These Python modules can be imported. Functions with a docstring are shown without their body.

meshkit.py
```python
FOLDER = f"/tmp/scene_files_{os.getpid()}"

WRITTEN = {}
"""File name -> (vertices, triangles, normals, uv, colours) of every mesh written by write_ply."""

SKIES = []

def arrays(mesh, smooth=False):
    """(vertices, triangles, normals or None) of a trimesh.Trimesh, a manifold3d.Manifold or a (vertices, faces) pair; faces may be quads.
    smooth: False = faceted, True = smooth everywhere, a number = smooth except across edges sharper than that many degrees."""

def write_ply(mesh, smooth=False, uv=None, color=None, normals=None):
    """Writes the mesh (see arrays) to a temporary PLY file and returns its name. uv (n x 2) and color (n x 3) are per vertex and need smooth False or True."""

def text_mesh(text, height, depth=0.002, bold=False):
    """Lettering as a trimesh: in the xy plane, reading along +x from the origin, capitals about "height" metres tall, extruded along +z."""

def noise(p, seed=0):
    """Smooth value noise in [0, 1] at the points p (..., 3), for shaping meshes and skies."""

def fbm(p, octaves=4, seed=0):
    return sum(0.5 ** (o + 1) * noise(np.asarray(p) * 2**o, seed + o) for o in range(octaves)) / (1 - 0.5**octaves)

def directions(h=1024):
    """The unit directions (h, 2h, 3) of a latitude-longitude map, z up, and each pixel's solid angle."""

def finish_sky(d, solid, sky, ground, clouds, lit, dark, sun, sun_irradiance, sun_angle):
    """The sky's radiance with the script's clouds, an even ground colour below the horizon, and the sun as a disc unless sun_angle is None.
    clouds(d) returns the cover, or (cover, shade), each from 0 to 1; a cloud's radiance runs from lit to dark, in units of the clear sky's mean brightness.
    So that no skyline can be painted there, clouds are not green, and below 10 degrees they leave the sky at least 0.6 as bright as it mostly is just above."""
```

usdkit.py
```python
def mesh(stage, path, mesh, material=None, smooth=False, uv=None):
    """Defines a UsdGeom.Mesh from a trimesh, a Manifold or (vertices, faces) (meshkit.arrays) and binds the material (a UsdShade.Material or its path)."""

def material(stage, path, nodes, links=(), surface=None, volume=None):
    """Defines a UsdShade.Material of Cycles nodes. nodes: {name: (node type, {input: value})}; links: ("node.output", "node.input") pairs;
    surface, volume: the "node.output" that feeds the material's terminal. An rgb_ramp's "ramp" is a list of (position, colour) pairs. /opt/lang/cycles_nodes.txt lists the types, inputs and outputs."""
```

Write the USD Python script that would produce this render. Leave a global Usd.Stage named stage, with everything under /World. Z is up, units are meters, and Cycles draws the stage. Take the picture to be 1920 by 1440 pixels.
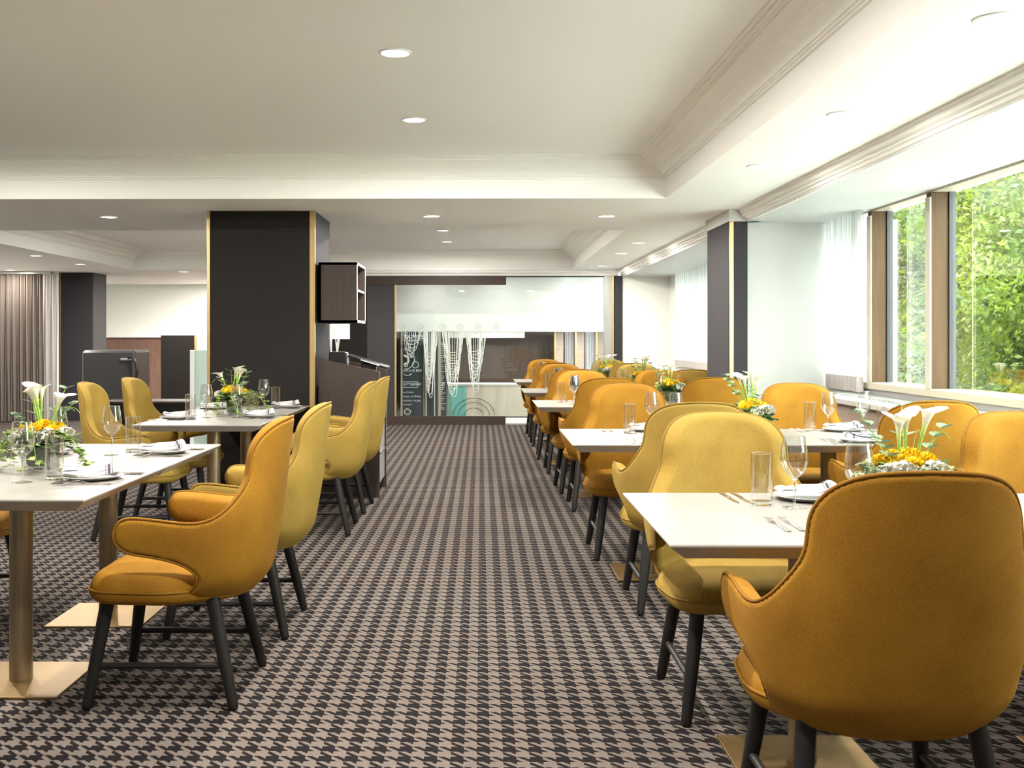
import math, random
import numpy as np, trimesh, shapely
from shapely.geometry import Polygon, Point
from scipy.spatial import Delaunay
from scipy.interpolate import CubicSpline
import usdkit, meshkit
from pxr import Usd, UsdGeom, UsdLux, UsdShade, Gf, Sdf, Vt

stage = Usd.Stage.CreateInMemory()
UsdGeom.SetStageUpAxis(stage, UsdGeom.Tokens.z)
UsdGeom.SetStageMetersPerUnit(stage, 1.0)
UsdGeom.Xform.Define(stage, '/World'); UsdGeom.Scope.Define(stage, '/World/Looks')
PI = math.pi

# ------------------------------------------------------------------ camera, sky, sun, exposure
cam = UsdGeom.Camera.Define(stage, '/World/camera')
cam.AddTranslateOp().Set(Gf.Vec3d(0, 0, 1.28)); cam.AddRotateXYZOp().Set(Gf.Vec3f(90, 0, 0.573))
cam.CreateFocalLengthAttr(38.4375); cam.CreateHorizontalApertureAttr(36.0); cam.CreateVerticalApertureAttr(27.0)
cam.CreateHorizontalApertureOffsetAttr(1.4719); cam.CreateVerticalApertureOffsetAttr(-1.6125)
cam.CreateClippingRangeAttr(Gf.Vec2f(0.05, 300))
cam.CreateExposureAttr(3.92)

dome = UsdLux.DomeLight.Define(stage, '/World/sky'); dome.CreateIntensityAttr(0.78); dome.CreateColorAttr(Gf.Vec3f(0.93, 0.97, 1.0))
sun = UsdLux.DistantLight.Define(stage, '/World/sun'); sun.CreateIntensityAttr(13.0); sun.CreateAngleAttr(0.6); sun.CreateColorAttr(Gf.Vec3f(1.0, 0.97, 0.92))
SD = np.array([-0.25, 0.90, -0.30]); SD = SD / np.linalg.norm(SD)
zax = -SD; xax = np.cross([0, 0, 1.0], zax); xax /= np.linalg.norm(xax); yax = np.cross(zax, xax)
sun.AddTransformOp().Set(Gf.Matrix4d(*xax, 0, *yax, 0, *zax, 0, 0, 0, 0, 1))
LAMP = 1.9           # scale of every ceiling lamp

# ------------------------------------------------------------------ materials
def mat(name, nodes, links, surface): return usdkit.material(stage, '/World/Looks/' + name, nodes, links, surface=surface)
def plain(name, col, rough=0.5, metal=0.0, bump=None, var=None, **kw):
    n = {'p': ('principled_bsdf', {'base_color': col, 'roughness': rough, 'metallic': metal, **kw})}; l = []
    if bump or var: n['t'] = ('texture_coordinate', {})
    if bump:
        n['bn'] = ('noise_texture', {'scale': bump[0], 'detail': 3.0}); n['b'] = ('bump', {'strength': bump[1], 'distance': bump[2]})
        l += [('t.object', 'bn.vector'), ('bn.fac', 'b.height'), ('b.normal', 'p.normal')]
    if var:                                   # (scale xyz, amount): a slow tone variation of the stuff itself
        n['m'] = ('mapping', {'scale': var[0]}); n['vn'] = ('noise_texture', {'scale': 1.0, 'detail': 4.0})
        a = var[1]; n['r'] = ('rgb_ramp', {'ramp': [(0.3, tuple(c * (1 - a) for c in col)), (0.7, tuple(min(1, c * (1 + a)) for c in col))]})
        l += [('t.object', 'm.vector'), ('m.vector', 'vn.vector'), ('vn.fac', 'r.fac'), ('r.color', 'p.base_color')]
    return mat(name, n, l, 'p.BSDF')

M = {}
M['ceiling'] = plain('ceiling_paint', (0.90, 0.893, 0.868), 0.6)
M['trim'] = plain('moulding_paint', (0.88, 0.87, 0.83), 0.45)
M['bay'] = plain('bay_paint', (0.5033, 0.5117, 0.5033), 0.55)  # ceiling white, darkened in colour to offset strong window light
M['wall'] = plain('wall_paint', (0.80, 0.815, 0.77), 0.6)
M['wallw'] = plain('white_wall_paint', (0.4959, 0.5016, 0.4901), 0.6)  # return wall white, toned down in colour against bright daylight
M['espresso'] = plain('espresso_panel', (0.0084, 0.00612, 0.00516), 0.6, specular_ior_level=0.25, var=((2, 2, 60), 0.12))
M['graphite'] = plain('graphite_panel', (0.036, 0.034, 0.039), 0.7, specular_ior_level=0.2)
M['darkwood'] = plain('dark_wood', (0.030, 0.0165, 0.0125), 0.58, var=((90, 90, 3), 0.3))
M['brownwood'] = plain('brown_wood', (0.17, 0.095, 0.07), 0.45, var=((60, 60, 3), 0.2))
M['ribwood'] = plain('ribbed_wood', (0.075, 0.05, 0.04), 0.55)
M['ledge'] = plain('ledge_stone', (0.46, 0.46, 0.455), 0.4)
M['taupe'] = plain('taupe_panel', (0.30, 0.24, 0.20), 0.5, var=((3, 3, 40), 0.12))
M['mullion'] = plain('mullion_wood', (0.0713, 0.04216, 0.02046), 0.6, specular_ior_level=0.15, var=((60, 60, 3), 0.15))
M['cream'] = plain('cream_aluminium', (0.462, 0.427, 0.329), 0.45)
M['gasket'] = plain('dark_gasket', (0.018, 0.02, 0.022), 0.6)
M['gold'] = plain('brushed_gold', (0.60, 0.43, 0.20), 0.36, 1.0)
M['brass'] = plain('aged_brass', (0.27, 0.185, 0.085), 0.45, 1.0, var=((4, 120, 4), 0.10))
M['post'] = plain('pedestal_bronze', (0.288, 0.224, 0.144), 0.42, 0.85, var=((120, 120, 2), 0.1))
M['top'] = plain('table_quartz', (0.2198, 0.2102, 0.1924), 0.42, var=((3, 3, 3), 0.03))
M['edge'] = plain('table_edge', (0.3332, 0.2999, 0.2618), 0.42, var=((60, 60, 10), 0.06))
M['leg'] = plain('black_stained_wood', (0.008, 0.007, 0.007), 0.5, specular_ior_level=0.3)
M['steel'] = plain('polished_steel', (0.62, 0.60, 0.57), 0.2, 1.0)
M['porcelain'] = plain('porcelain', (0.4102, 0.4054, 0.3959), 0.18)
M['white'] = plain('white_lacquer', (0.85, 0.85, 0.84), 0.35)
M['black'] = plain('black_plastic', (0.012, 0.012, 0.013), 0.25)
M['grey'] = plain('grey_metal', (0.38, 0.38, 0.37), 0.35, 0.4)
M['chalk'] = plain('chalkboard', (0.030, 0.048, 0.058), 0.6, bump=(40, 0.1, 0.01))
M['chalkw'] = plain('chalk_lettering', (0.78, 0.82, 0.82), 0.7)
M['mint'] = plain('mint_lacquer', (0.86, 0.90, 0.88), 0.5)
M['teal'] = plain('teal_panel', (0.22, 0.62, 0.58), 0.5)
M['blush'] = plain('pale_counter', (0.72, 0.66, 0.56), 0.5)
M['cord'] = plain('white_cord', (0.90, 0.92, 0.90), 0.6)
M['emblem'] = plain('etched_emblem', (0.30, 0.36, 0.34), 0.5)
M['shade'] = plain('lamp_shade_cloth', (0.85, 0.84, 0.80), 0.8)
M['stem'] = plain('flower_stem', (0.20, 0.36, 0.05), 0.45)
M['soil'] = plain('floral_foam', (0.02, 0.035, 0.012), 0.8)
M['bark'] = plain('tree_bark', (0.09, 0.06, 0.04), 0.8, bump=(12, 0.6, 0.03))
M['grass'] = plain('lawn', (0.10, 0.17, 0.04), 0.9, var=((6, 6, 6), 0.4))
M['paving'] = plain('terrace_paving', (0.55, 0.55, 0.545), 0.8)
M['gloss'] = plain('dark_gloss_panel', (0.042, 0.042, 0.045), 0.22)
M['yellowf'] = plain('yellow_petal', (0.86, 0.58, 0.015), 0.55)
M['whitef'] = plain('white_petal', (0.602, 0.595, 0.532), 0.5, subsurface_weight=0.2, subsurface_scale=0.01)

def emit(name, col, s): return mat(name, {'e': ('emission', {'color': col, 'strength': s})}, [], 'e.emission')
M['lens'] = emit('lamp_lens', (1.0, 0.94, 0.84), 1.2)
M['screen_e'] = plain('dim_screen', (0.05, 0.055, 0.06), 0.1)

def leafmat(name, c1, c2, rough=0.45, tr=0.35, scale=18.0):
    return mat(name, {'t': ('texture_coordinate', {}), 'n': ('noise_texture', {'scale': scale, 'detail': 2.0}),
        'r': ('rgb_ramp', {'ramp': [(0.35, c1), (0.65, c2)]}), 'p': ('principled_bsdf', {'roughness': rough}),
        'tl': ('translucent_bsdf', {}), 'm': ('mix_closure', {'fac': tr})},
        [('t.object', 'n.vector'), ('n.fac', 'r.fac'), ('r.color', 'p.base_color'), ('r.color', 'tl.color'), ('p.BSDF', 'm.closure1'), ('tl.BSDF', 'm.closure2')], 'm.closure')
M['ivy'] = leafmat('ivy_leaf', (0.10, 0.20, 0.025), (0.40, 0.47, 0.17), 0.45, 0.2, 30.0)
M['darkleaf'] = leafmat('dark_leaf', (0.012, 0.045, 0.012), (0.03, 0.10, 0.02), 0.35, 0.1, 20.0)
M['euca'] = leafmat('eucalyptus_leaf', (0.13, 0.21, 0.13), (0.24, 0.33, 0.22), 0.55, 0.15, 20.0)
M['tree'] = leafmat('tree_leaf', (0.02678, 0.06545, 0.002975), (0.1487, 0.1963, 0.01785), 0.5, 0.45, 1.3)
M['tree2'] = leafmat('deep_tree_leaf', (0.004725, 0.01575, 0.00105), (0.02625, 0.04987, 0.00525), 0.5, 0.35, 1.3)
M['hedge'] = plain('hedge_mass', (0.012, 0.026, 0.006), 0.9, var=((3, 3, 3), 0.5))

def fabric(name, c1, c2):
    return mat(name, {'t': ('texture_coordinate', {}), 'm1': ('mapping', {'scale': (260, 260, 900)}), 'n1': ('noise_texture', {'scale': 1.0, 'detail': 2.0}),
        'm2': ('mapping', {'scale': (900, 900, 260)}), 'n2': ('noise_texture', {'scale': 1.0, 'detail': 2.0}),
        'a': ('math', {'math_type': 'add'}), 'h': ('math', {'math_type': 'multiply', 'value2': 0.5}),
        'n3': ('noise_texture', {'scale': 7.0, 'detail': 3.0}), 'a3': ('math', {'math_type': 'multiply_add', 'value2': 0.35}),
        'r': ('rgb_ramp', {'ramp': [(0.50, tuple(.85 * c for c in c1)), (0.78, tuple(1.08 * c for c in c2))]}), 'b': ('bump', {'strength': 0.35, 'distance': 0.0012}),
        'p': ('principled_bsdf', {'roughness': 0.85, 'specular_ior_level': 0.2, 'sheen_weight': 0.15, 'sheen_roughness': 0.5, 'sheen_tint': c2})},
        [('t.object', 'm1.vector'), ('m1.vector', 'n1.vector'), ('t.object', 'm2.vector'), ('m2.vector', 'n2.vector'), ('n1.fac', 'a.value1'), ('n2.fac', 'a.value2'),
         ('a.value', 'h.value1'), ('t.object', 'n3.vector'), ('n3.fac', 'a3.value1'), ('h.value', 'a3.value3'), ('a3.value', 'r.fac'), ('r.color', 'p.base_color'),
         ('h.value', 'b.height'), ('b.normal', 'p.normal')], 'p.BSDF')
M['gold_fabric'] = fabric('ochre_wool', (0.2047, 0.08798, 0.005731), (0.2702, 0.131, 0.01065))
M['gold_pipe'] = fabric('ochre_piping', (0.1548, 0.0645, 0.00516), (0.215, 0.0989, 0.0086))
M['pale_fabric'] = fabric('straw_wool', (0.2247, 0.1399, 0.02331), (0.2883, 0.1907, 0.04028))
M['pale_pipe'] = fabric('straw_piping', (0.1548, 0.0946, 0.0172), (0.215, 0.1333, 0.0258))
M['drape'] = plain('taupe_drape', (0.17, 0.135, 0.115), 0.85, sheen_weight=0.2)
M['drape2'] = plain('silver_drape', (0.42, 0.39, 0.37), 0.6)

def carpet():
    P = 0.08056
    def mth(t, **k): return ('math', {'math_type': t, **k})
    n = {'g': ('geometry', {}), 's': ('separate_xyz', {}),
         'u': mth('multiply_add', value2=8 / P, value3=8000.0 + 1.3), 'v': mth('multiply_add', value2=8 / P, value3=8000.0),
         'um': mth('floored_modulo', value2=8.0), 'vm': mth('floored_modulo', value2=8.0),
         'ci': mth('less_than', value2=4.0), 'cj': mth('less_than', value2=4.0),
         'w': mth('add'), 'wm': mth('floored_modulo', value2=4.0), 'tw': mth('less_than', value2=2.0),
         'mx': ('mix_float', {}),
         'n1': ('noise_texture', {'scale': 420.0, 'detail': 2.0}), 'n0': ('noise_texture', {'scale': 1.1, 'detail': 3.0}),
         'rl': ('rgb_ramp', {'ramp': [(0.3, (0.088, 0.072, 0.063)), (0.7, (0.172, 0.145, 0.130))]}),
         'rd': ('rgb_ramp', {'ramp': [(0.3, (0.00432, 0.0036, 0.00432)), (0.7, (0.0136, 0.0108, 0.0112))]}),
         'mc': ('mix_color', {}), 'b': ('bump', {'strength': 0.8, 'distance': 0.003}),
         'p': ('principled_bsdf', {'roughness': 0.95, 'specular_ior_level': 0.1})}
    l = [('g.position', 's.vector'), ('s.x', 'u.value1'), ('s.y', 'v.value1'), ('u.value', 'um.value1'), ('v.value', 'vm.value1'), ('um.value', 'ci.value1'), ('vm.value', 'cj.value1'),
         ('u.value', 'w.value1'), ('v.value', 'w.value2'), ('w.value', 'wm.value1'), ('wm.value', 'tw.value1'), ('tw.value', 'mx.fac'), ('ci.value', 'mx.a'), ('cj.value', 'mx.b'),
         ('g.position', 'n1.vector'), ('n1.fac', 'rl.fac'), ('n1.fac', 'rd.fac'), ('mx.result', 'mc.fac'), ('rl.color', 'mc.a'), ('rd.color', 'mc.b'), ('mc.result', 'p.base_color'),
         ('n1.fac', 'b.height'), ('b.normal', 'p.normal')]
    return mat('houndstooth_carpet', n, l, 'p.BSDF')
M['carpet'] = carpet()

def pane(name, tint, ior=.06, rough=0.0, pw=5.0):
    return mat(name, {'lw': ('layer_weight', {'blend': 0.5}), 'pw': ('math', {'math_type': 'power', 'value2': pw}), 'f': ('math', {'math_type': 'multiply_add', 'value2': 1 - ior, 'value3': ior}),
                't': ('transparent_bsdf', {'color': tint}), 'g': ('glossy_bsdf', {'color': (1, 1, 1), 'roughness': rough}), 'm': ('mix_closure', {})},
               [('lw.facing', 'pw.value1'), ('pw.value', 'f.value1'), ('f.value', 'm.fac'), ('t.BSDF', 'm.closure1'), ('g.BSDF', 'm.closure2')], 'm.closure')
M['window'] = pane('window_glass', (0.93, 0.97, 0.92), .10, 0.0, 3.6)
M['partition'] = pane('partition_glass', (0.965, 0.985, 0.978), .03)
M['glassware'] = mat('glassware', {'lw': ('layer_weight', {'blend': 0.5}), 'pw': ('math', {'math_type': 'power', 'value2': 3.0}), 'mm': ('math', {'math_type': 'multiply_add', 'value2': 0.78, 'value3': 0.065}),
        't': ('transparent_bsdf', {'color': (0.965, 0.97, 0.97)}), 'g': ('glossy_bsdf', {'color': (1, 1, 1), 'roughness': 0.01}), 'm': ('mix_closure', {})},
        [('lw.facing', 'pw.value1'), ('pw.value', 'mm.value1'), ('mm.value', 'm.fac'), ('t.BSDF', 'm.closure1'), ('g.BSDF', 'm.closure2')], 'm.closure')
M['solidglass'] = mat('solid_glass', {'p': ('principled_bsdf', {'base_color': (0.97, 0.98, 0.98), 'roughness': 0.0, 'transmission_weight': 1.0, 'ior': 1.45})}, [], 'p.BSDF')
M['frosted'] = mat('frosted_glass', {'p': ('principled_bsdf', {'base_color': (0.55, 0.66, 0.62), 'roughness': 0.35, 'specular_ior_level': 0.5}), 't': ('transparent_bsdf', {'color': (0.8, 0.9, 0.87)}), 'm': ('mix_closure', {'fac': 0.35})},
        [('p.BSDF', 'm.closure1'), ('t.BSDF', 'm.closure2')], 'm.closure')
def sheer():
    return mat('sheer_voile', {'g': ('geometry', {}), 's': ('separate_xyz', {}), 'k': ('math', {'math_type': 'multiply', 'value2': 55.0}), 'fr': ('math', {'math_type': 'fraction'}), 'lt': ('math', {'math_type': 'less_than', 'value2': 0.35}),
        'c': ('mix_color', {'a': (0.86, 0.87, 0.89), 'b': (0.50, 0.51, 0.55)}), 'd': ('diffuse_bsdf', {}), 'tl': ('translucent_bsdf', {}), 'm': ('mix_closure', {'fac': 0.5}),
        'tr': ('transparent_bsdf', {'color': (1, 1, 1)}), 'm2': ('mix_closure', {'fac': 0.42})},
        [('g.position', 's.vector'), ('s.y', 'k.value1'), ('k.value', 'fr.value1'), ('fr.value', 'lt.value1'), ('lt.value', 'c.fac'), ('c.result', 'd.color'), ('c.result', 'tl.color'),
         ('d.BSDF', 'm.closure1'), ('tl.BSDF', 'm.closure2'), ('m.closure', 'm2.closure1'), ('tr.BSDF', 'm2.closure2')], 'm2.closure')
M['sheer'] = sheer()
def napkin_mat():      # white cotton with woven dark stripes along the cloth and across one end
    W_, D_ = (0.40, 0.395, 0.39), (0.045, 0.04, 0.06)
    return mat('striped_napkin', {'t': ('texture_coordinate', {}), 's': ('separate_xyz', {}),
        'r': ('rgb_ramp', {'interpolate': False, 'ramp': [(0.0, W_), (0.29, D_), (0.315, W_), (0.69, D_), (0.72, W_), (0.735, D_), (0.75, W_)]}),
        'r2': ('rgb_ramp', {'interpolate': False, 'ramp': [(0.0, (1, 1, 1)), (0.70, (.35, .33, .36)), (0.715, (1, 1, 1)), (0.735, (.10, .09, .12)), (0.775, (1, 1, 1)), (0.795, (.35, .33, .36)), (0.81, (1, 1, 1))]}),
        'k': ('math', {'math_type': 'multiply_add', 'value2': 5.0, 'value3': 0.5}), 'k2': ('math', {'math_type': 'multiply_add', 'value2': 4.0, 'value3': 0.5}), 'mx': ('mix', {'mix_type': 'multiply', 'fac': 1.0}), 'p': ('principled_bsdf', {'roughness': 0.85})},
        [('t.object', 's.vector'), ('s.y', 'k.value1'), ('k.value', 'r.fac'), ('s.x', 'k2.value1'), ('k2.value', 'r2.fac'), ('r.color', 'mx.color1'), ('r2.color', 'mx.color2'), ('mx.color', 'p.base_color')], 'p.BSDF')
M['napkin'] = napkin_mat()
def callamat():
    return mat('calla_petal', {'t': ('texture_coordinate', {}), 'uv': ('attribute', {'attribute': 'tone'}),
        'r': ('rgb_ramp', {'ramp': [(0.0, (0.30, 0.46, 0.08)), (0.22, (0.48, 0.60, 0.20)), (0.5, (0.62, 0.60, 0.48)), (1.0, (0.66, 0.64, 0.55))]}), 'p': ('principled_bsdf', {'roughness': 0.45}), 'tl': ('translucent_bsdf', {}), 'm': ('mix_closure', {'fac': 0.25})},
        [('uv.fac', 'r.fac'), ('r.color', 'p.base_color'), ('r.color', 'tl.color'), ('p.BSDF', 'm.closure1'), ('tl.BSDF', 'm.closure2')], 'm.closure')
M['calla'] = callamat()

# ------------------------------------------------------------------ naming, tagging
used = {}
def numbered(parent, name):
    k = (parent, name); n = used.get(k, 0); used[k] = n + 1
    return parent + '/' + (name if n == 0 else '%s_%03d' % (name, n))
def tag(p, label=None, cat=None, group=None, kind=None):
    p = p.GetPrim() if hasattr(p, 'GetPrim') else p
    for k, v in (('label', label), ('category', cat), ('group', group), ('kind', kind)):
        if v: p.SetCustomDataByKey(k, v)
    return p
def path_of(p): return '/World' if p is None else str(p.GetPath())
def obj(name, mesh, material, parent=None, smooth=30, label=None, kind=None):
    g = usdkit.mesh(stage, numbered(path_of(parent), name), mesh, M[material], smooth=smooth)
    return tag(g, label, kind=kind)
def thing(name, label, cat, loc=(0, 0, 0), rz=0.0, group=None, kind=None, scale=None):
    x = UsdGeom.Xform.Define(stage, numbered('/World', name)); x.AddTranslateOp().Set(Gf.Vec3d(*map(float, loc)))
    if rz or kind is None: x.AddRotateZOp().Set(float(rz))
    if scale: x.AddScaleOp().Set(Gf.Vec3f(*scale))
    return tag(x, label, cat, group, kind)
def dup(root, loc, rz, label, group=None):
    r = thing(root.GetName().rsplit('_0', 1)[0] if root.GetName()[-3:].isdigit() else root.GetName(), label, root.GetCustomDataByKey('category'), loc, rz, group or root.GetCustomDataByKey('group'))
    r.GetReferences().AddInternalReference(root.GetPath()); r.SetInstanceable(True)
    return r
def struct(name, mesh, material, label, cat, smooth=30):
    return tag(obj(name, mesh, material, None, smooth), label, cat, kind='structure')

# ------------------------------------------------------------------ mesh helpers: every one returns (vertices, triangles)
def join(*ms):
    V, F, n = [], [], 0
    for m in ms:
        v, f = (m.vertices, m.faces) if hasattr(m, 'vertices') else m
        v = np.asarray(v, float); f = np.asarray(f, int)
        if f.shape[1] == 4: f = np.vstack([f[:, [0, 1, 2]], f[:, [0, 2, 3]]])
        V.append(v); F.append(f + n); n += len(v)
    return np.vstack(V), np.vstack(F)
def hull(pts):
    h = trimesh.Trimesh(np.asarray(pts, float)).convex_hull if False else trimesh.PointCloud(np.asarray(pts, float)).convex_hull
    return np.array(h.vertices), np.array(h.faces)
def box(x0, x1, y0, y1, z0, z1, b=0.0):
    x0, x1 = min(x0, x1), max(x0, x1); y0, y1 = min(y0, y1), max(y0, y1); z0, z1 = min(z0, z1), max(z0, z1)
    if b <= 0:
        m = trimesh.creation.box((x1 - x0, y1 - y0, z1 - z0)); return m.vertices + [(x0 + x1) / 2, (y0 + y1) / 2, (z0 + z1) / 2], m.faces
    b = min(b, (x1 - x0) * .45, (y1 - y0) * .45, (z1 - z0) * .45); p = []
    for sx, X in ((1, x0), (-1, x1)):
        for sy, Y in ((1, y0), (-1, y1)):
            for sz, Z in ((1, z0), (-1, z1)):
                p += [(X, Y + sy * b, Z + sz * b), (X + sx * b, Y, Z + sz * b), (X + sx * b, Y + sy * b, Z)]
    return hull(p)
def prism(poly, z0, z1):
    ms = []
    for g in getattr(poly, 'geoms', [poly]):
        m = trimesh.creation.extrude_polygon(g, z1 - z0, engine='earcut'); m.apply_translation((0, 0, z0)); ms.append(m)
    return join(*ms)
def xform(m, R=None, t=(0, 0, 0)):
    v, f = m if isinstance(m, tuple) else (m.vertices, m.faces)
    v = np.asarray(v, float)
    if R is not None: v = v @ np.asarray(R, float).T
    return v + np.asarray(t, float), np.asarray(f)
def rx(a): c, s = math.cos(a), math.sin(a); return np.array([[1, 0, 0], [0, c, -s], [0, s, c]])
def ry(a): c, s = math.cos(a), math.sin(a); return np.array([[c, 0, s], [0, 1, 0], [-s, 0, c]])
def rzm(a): c, s = math.cos(a), math.sin(a); return np.array([[c, -s, 0], [s, c, 0], [0, 0, 1]])
def lathe(prof, n=32):
    prof = np.asarray(prof, float); a = np.arange(n) / n * 2 * PI; k = len(prof)
    v = np.stack([prof[:, None, 0] * np.cos(a), prof[:, None, 0] * np.sin(a), np.repeat(prof[:, 1:2], n, 1)], -1).reshape(-1, 3)
    f = []
    for i in range(k - 1):
        for j in range(n):
            q = (i * n + j, i * n + (j + 1) % n, (i + 1) * n + (j + 1) % n, (i + 1) * n + j); f += [(q[0], q[1], q[2]), (q[0], q[2], q[3])]
    m = trimesh.Trimesh(v, f, process=False); m.merge_vertices(); m.update_faces(m.nondegenerate_faces()); return np.array(m.vertices), np.array(m.faces)
def tube(pts, r, n=8, closed=False, cap=True):
    p = np.asarray(pts, float); k = len(p); r = np.broadcast_to(np.asarray(r, float), (k,))
    t = np.roll(p, -1, 0) - np.roll(p, 1, 0) if closed else np.gradient(p, axis=0)
    t /= np.maximum(np.linalg.norm(t, axis=1, keepdims=True), 1e-9)
    u = np.zeros_like(p); a = np.array([0, 0, 1.0]) if abs(t[0][2]) < 0.9 else np.array([1.0, 0, 0]); prev = np.cross(t[0], a)
    for i in range(k):
        q = prev - t[i] * (prev @ t[i]); q /= max(np.linalg.norm(q), 1e-9); u[i] = q; prev = q
    w = np.cross(t, u); an = np.arange(n) / n * 2 * PI
    v = (p[:, None] + r[:, None, None] * (np.cos(an)[None, :, None] * u[:, None] + np.sin(an)[None, :, None] * w[:, None])).reshape(-1, 3)
    f = []
    for i in range(k if closed else k - 1):
        i2 = (i + 1) % k
        for j in range(n):
            a_, b_, c_, d_ = i * n + j, i * n + (j + 1) % n, i2 * n + (j + 1) % n, i2 * n + j; f += [(a_, b_, c_), (a_, c_, d_)]
    if cap and not closed:
        f += [(0, j + 1, j) for j in range(1, n - 1)] + [((k - 1) * n, (k - 1) * n + j, (k - 1) * n + j + 1) for j in range(1, n - 1)]
    return v, np.array(f)
def gridmesh(P):                       # P (a, b, 3)
    a, b = P.shape[:2]; i = np.arange(a * b).reshape(a, b)
    f = np.stack([i[:-1, :-1], i[1:, :-1], i[1:, 1:], i[:-1, 1:]], -1).reshape(-1, 4)
    return P.reshape(-1, 3), np.vstack([f[:, [0, 1, 2]], f[:, [0, 2, 3]]])
def flat(poly, step, rings):           # triangulated polygon with edge rings; returns points, faces, distance to the edge, boundary loop
    def loop(pl, s):
        L = pl.exterior.length; n = max(12, int(L / s)); return np.array([pl.exterior.interpolate(i / n, normalized=True).coords[0] for i in range(n)])
    bd = loop(poly, step * 0.8); pts = [bd]
    for d in rings:
        q = poly.buffer(-d)
        for g in getattr(q, 'geoms', [q]):
            if not g.is_empty and g.area > 1e-5: pts.append(loop(g, step * 0.9))
    inner = poly.buffer(-(rings[-1] + step * 0.6))
    if not inner.is_empty:
        x0, y0, x1, y1 = inner.bounds
        gx, gy = np.meshgrid(np.arange(x0, x1, step), np.arange(y0, y1, step * 0.866)); gx = gx + (np.arange(gx.shape[0]) % 2)[:, None] * step / 2
        g = np.stack([gx.ravel(), gy.ravel()], 1); g = g[shapely.contains_xy(inner, g[:, 0], g[:, 1])]; pts.append(g)
    p = np.vstack(pts); tri = Delaunay(p).simplices; c = p[tri].mean(1); tri = tri[shapely.contains_xy(poly, c[:, 0], c[:, 1])]
    a = p[tri]; ar = (a[:, 1, 0] - a[:, 0, 0]) * (a[:, 2, 1] - a[:, 0, 1]) - (a[:, 1, 1] - a[:, 0, 1]) * (a[:, 2, 0] - a[:, 0, 0])
    tri[ar < 0] = tri[ar < 0][:, [0, 2, 1]]; tri = tri[np.abs(ar) > 1e-9]
    d = shapely.distance(poly.exterior, shapely.points(p)); d[:len(bd)] = 0
    return p, tri, d, len(bd)
def rnd(d, R): u = 1 - np.clip(d / R, 0, 1); return np.sqrt(np.maximum(0, 1 - u * u))
def spline(pts, n):
    p = np.asarray(pts, float); t = np.concatenate([[0], np.cumsum(np.sqrt(np.linalg.norm(np.diff(p, axis=0), axis=1)))]); return CubicSpline(t, p)(np.linspace(0, t[-1], n))
def pillow(poly, z0, ztop, R, crown=0.0, step=0.02, flat_bottom=True):
    p, tri, d, nb = flat(poly, step, [R * .05, R * .2, R * .45, R * .8]); h = (ztop - z0) * rnd(d, R) + crown * np.clip(d / 0.2, 0, 1) * (2 - np.clip(d / 0.2, 0, 1))
    top = np.column_stack([p, z0 + h]); bot = np.column_stack([p, np.full(len(p), z0)]); bot = bot[:]; n = len(p)
    f2 = tri[:, ::-1].copy(); m = f2 >= nb; f2[m] += n - nb
    return np.vstack([top, bot[nb:]]), np.vstack([tri, f2])

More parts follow.
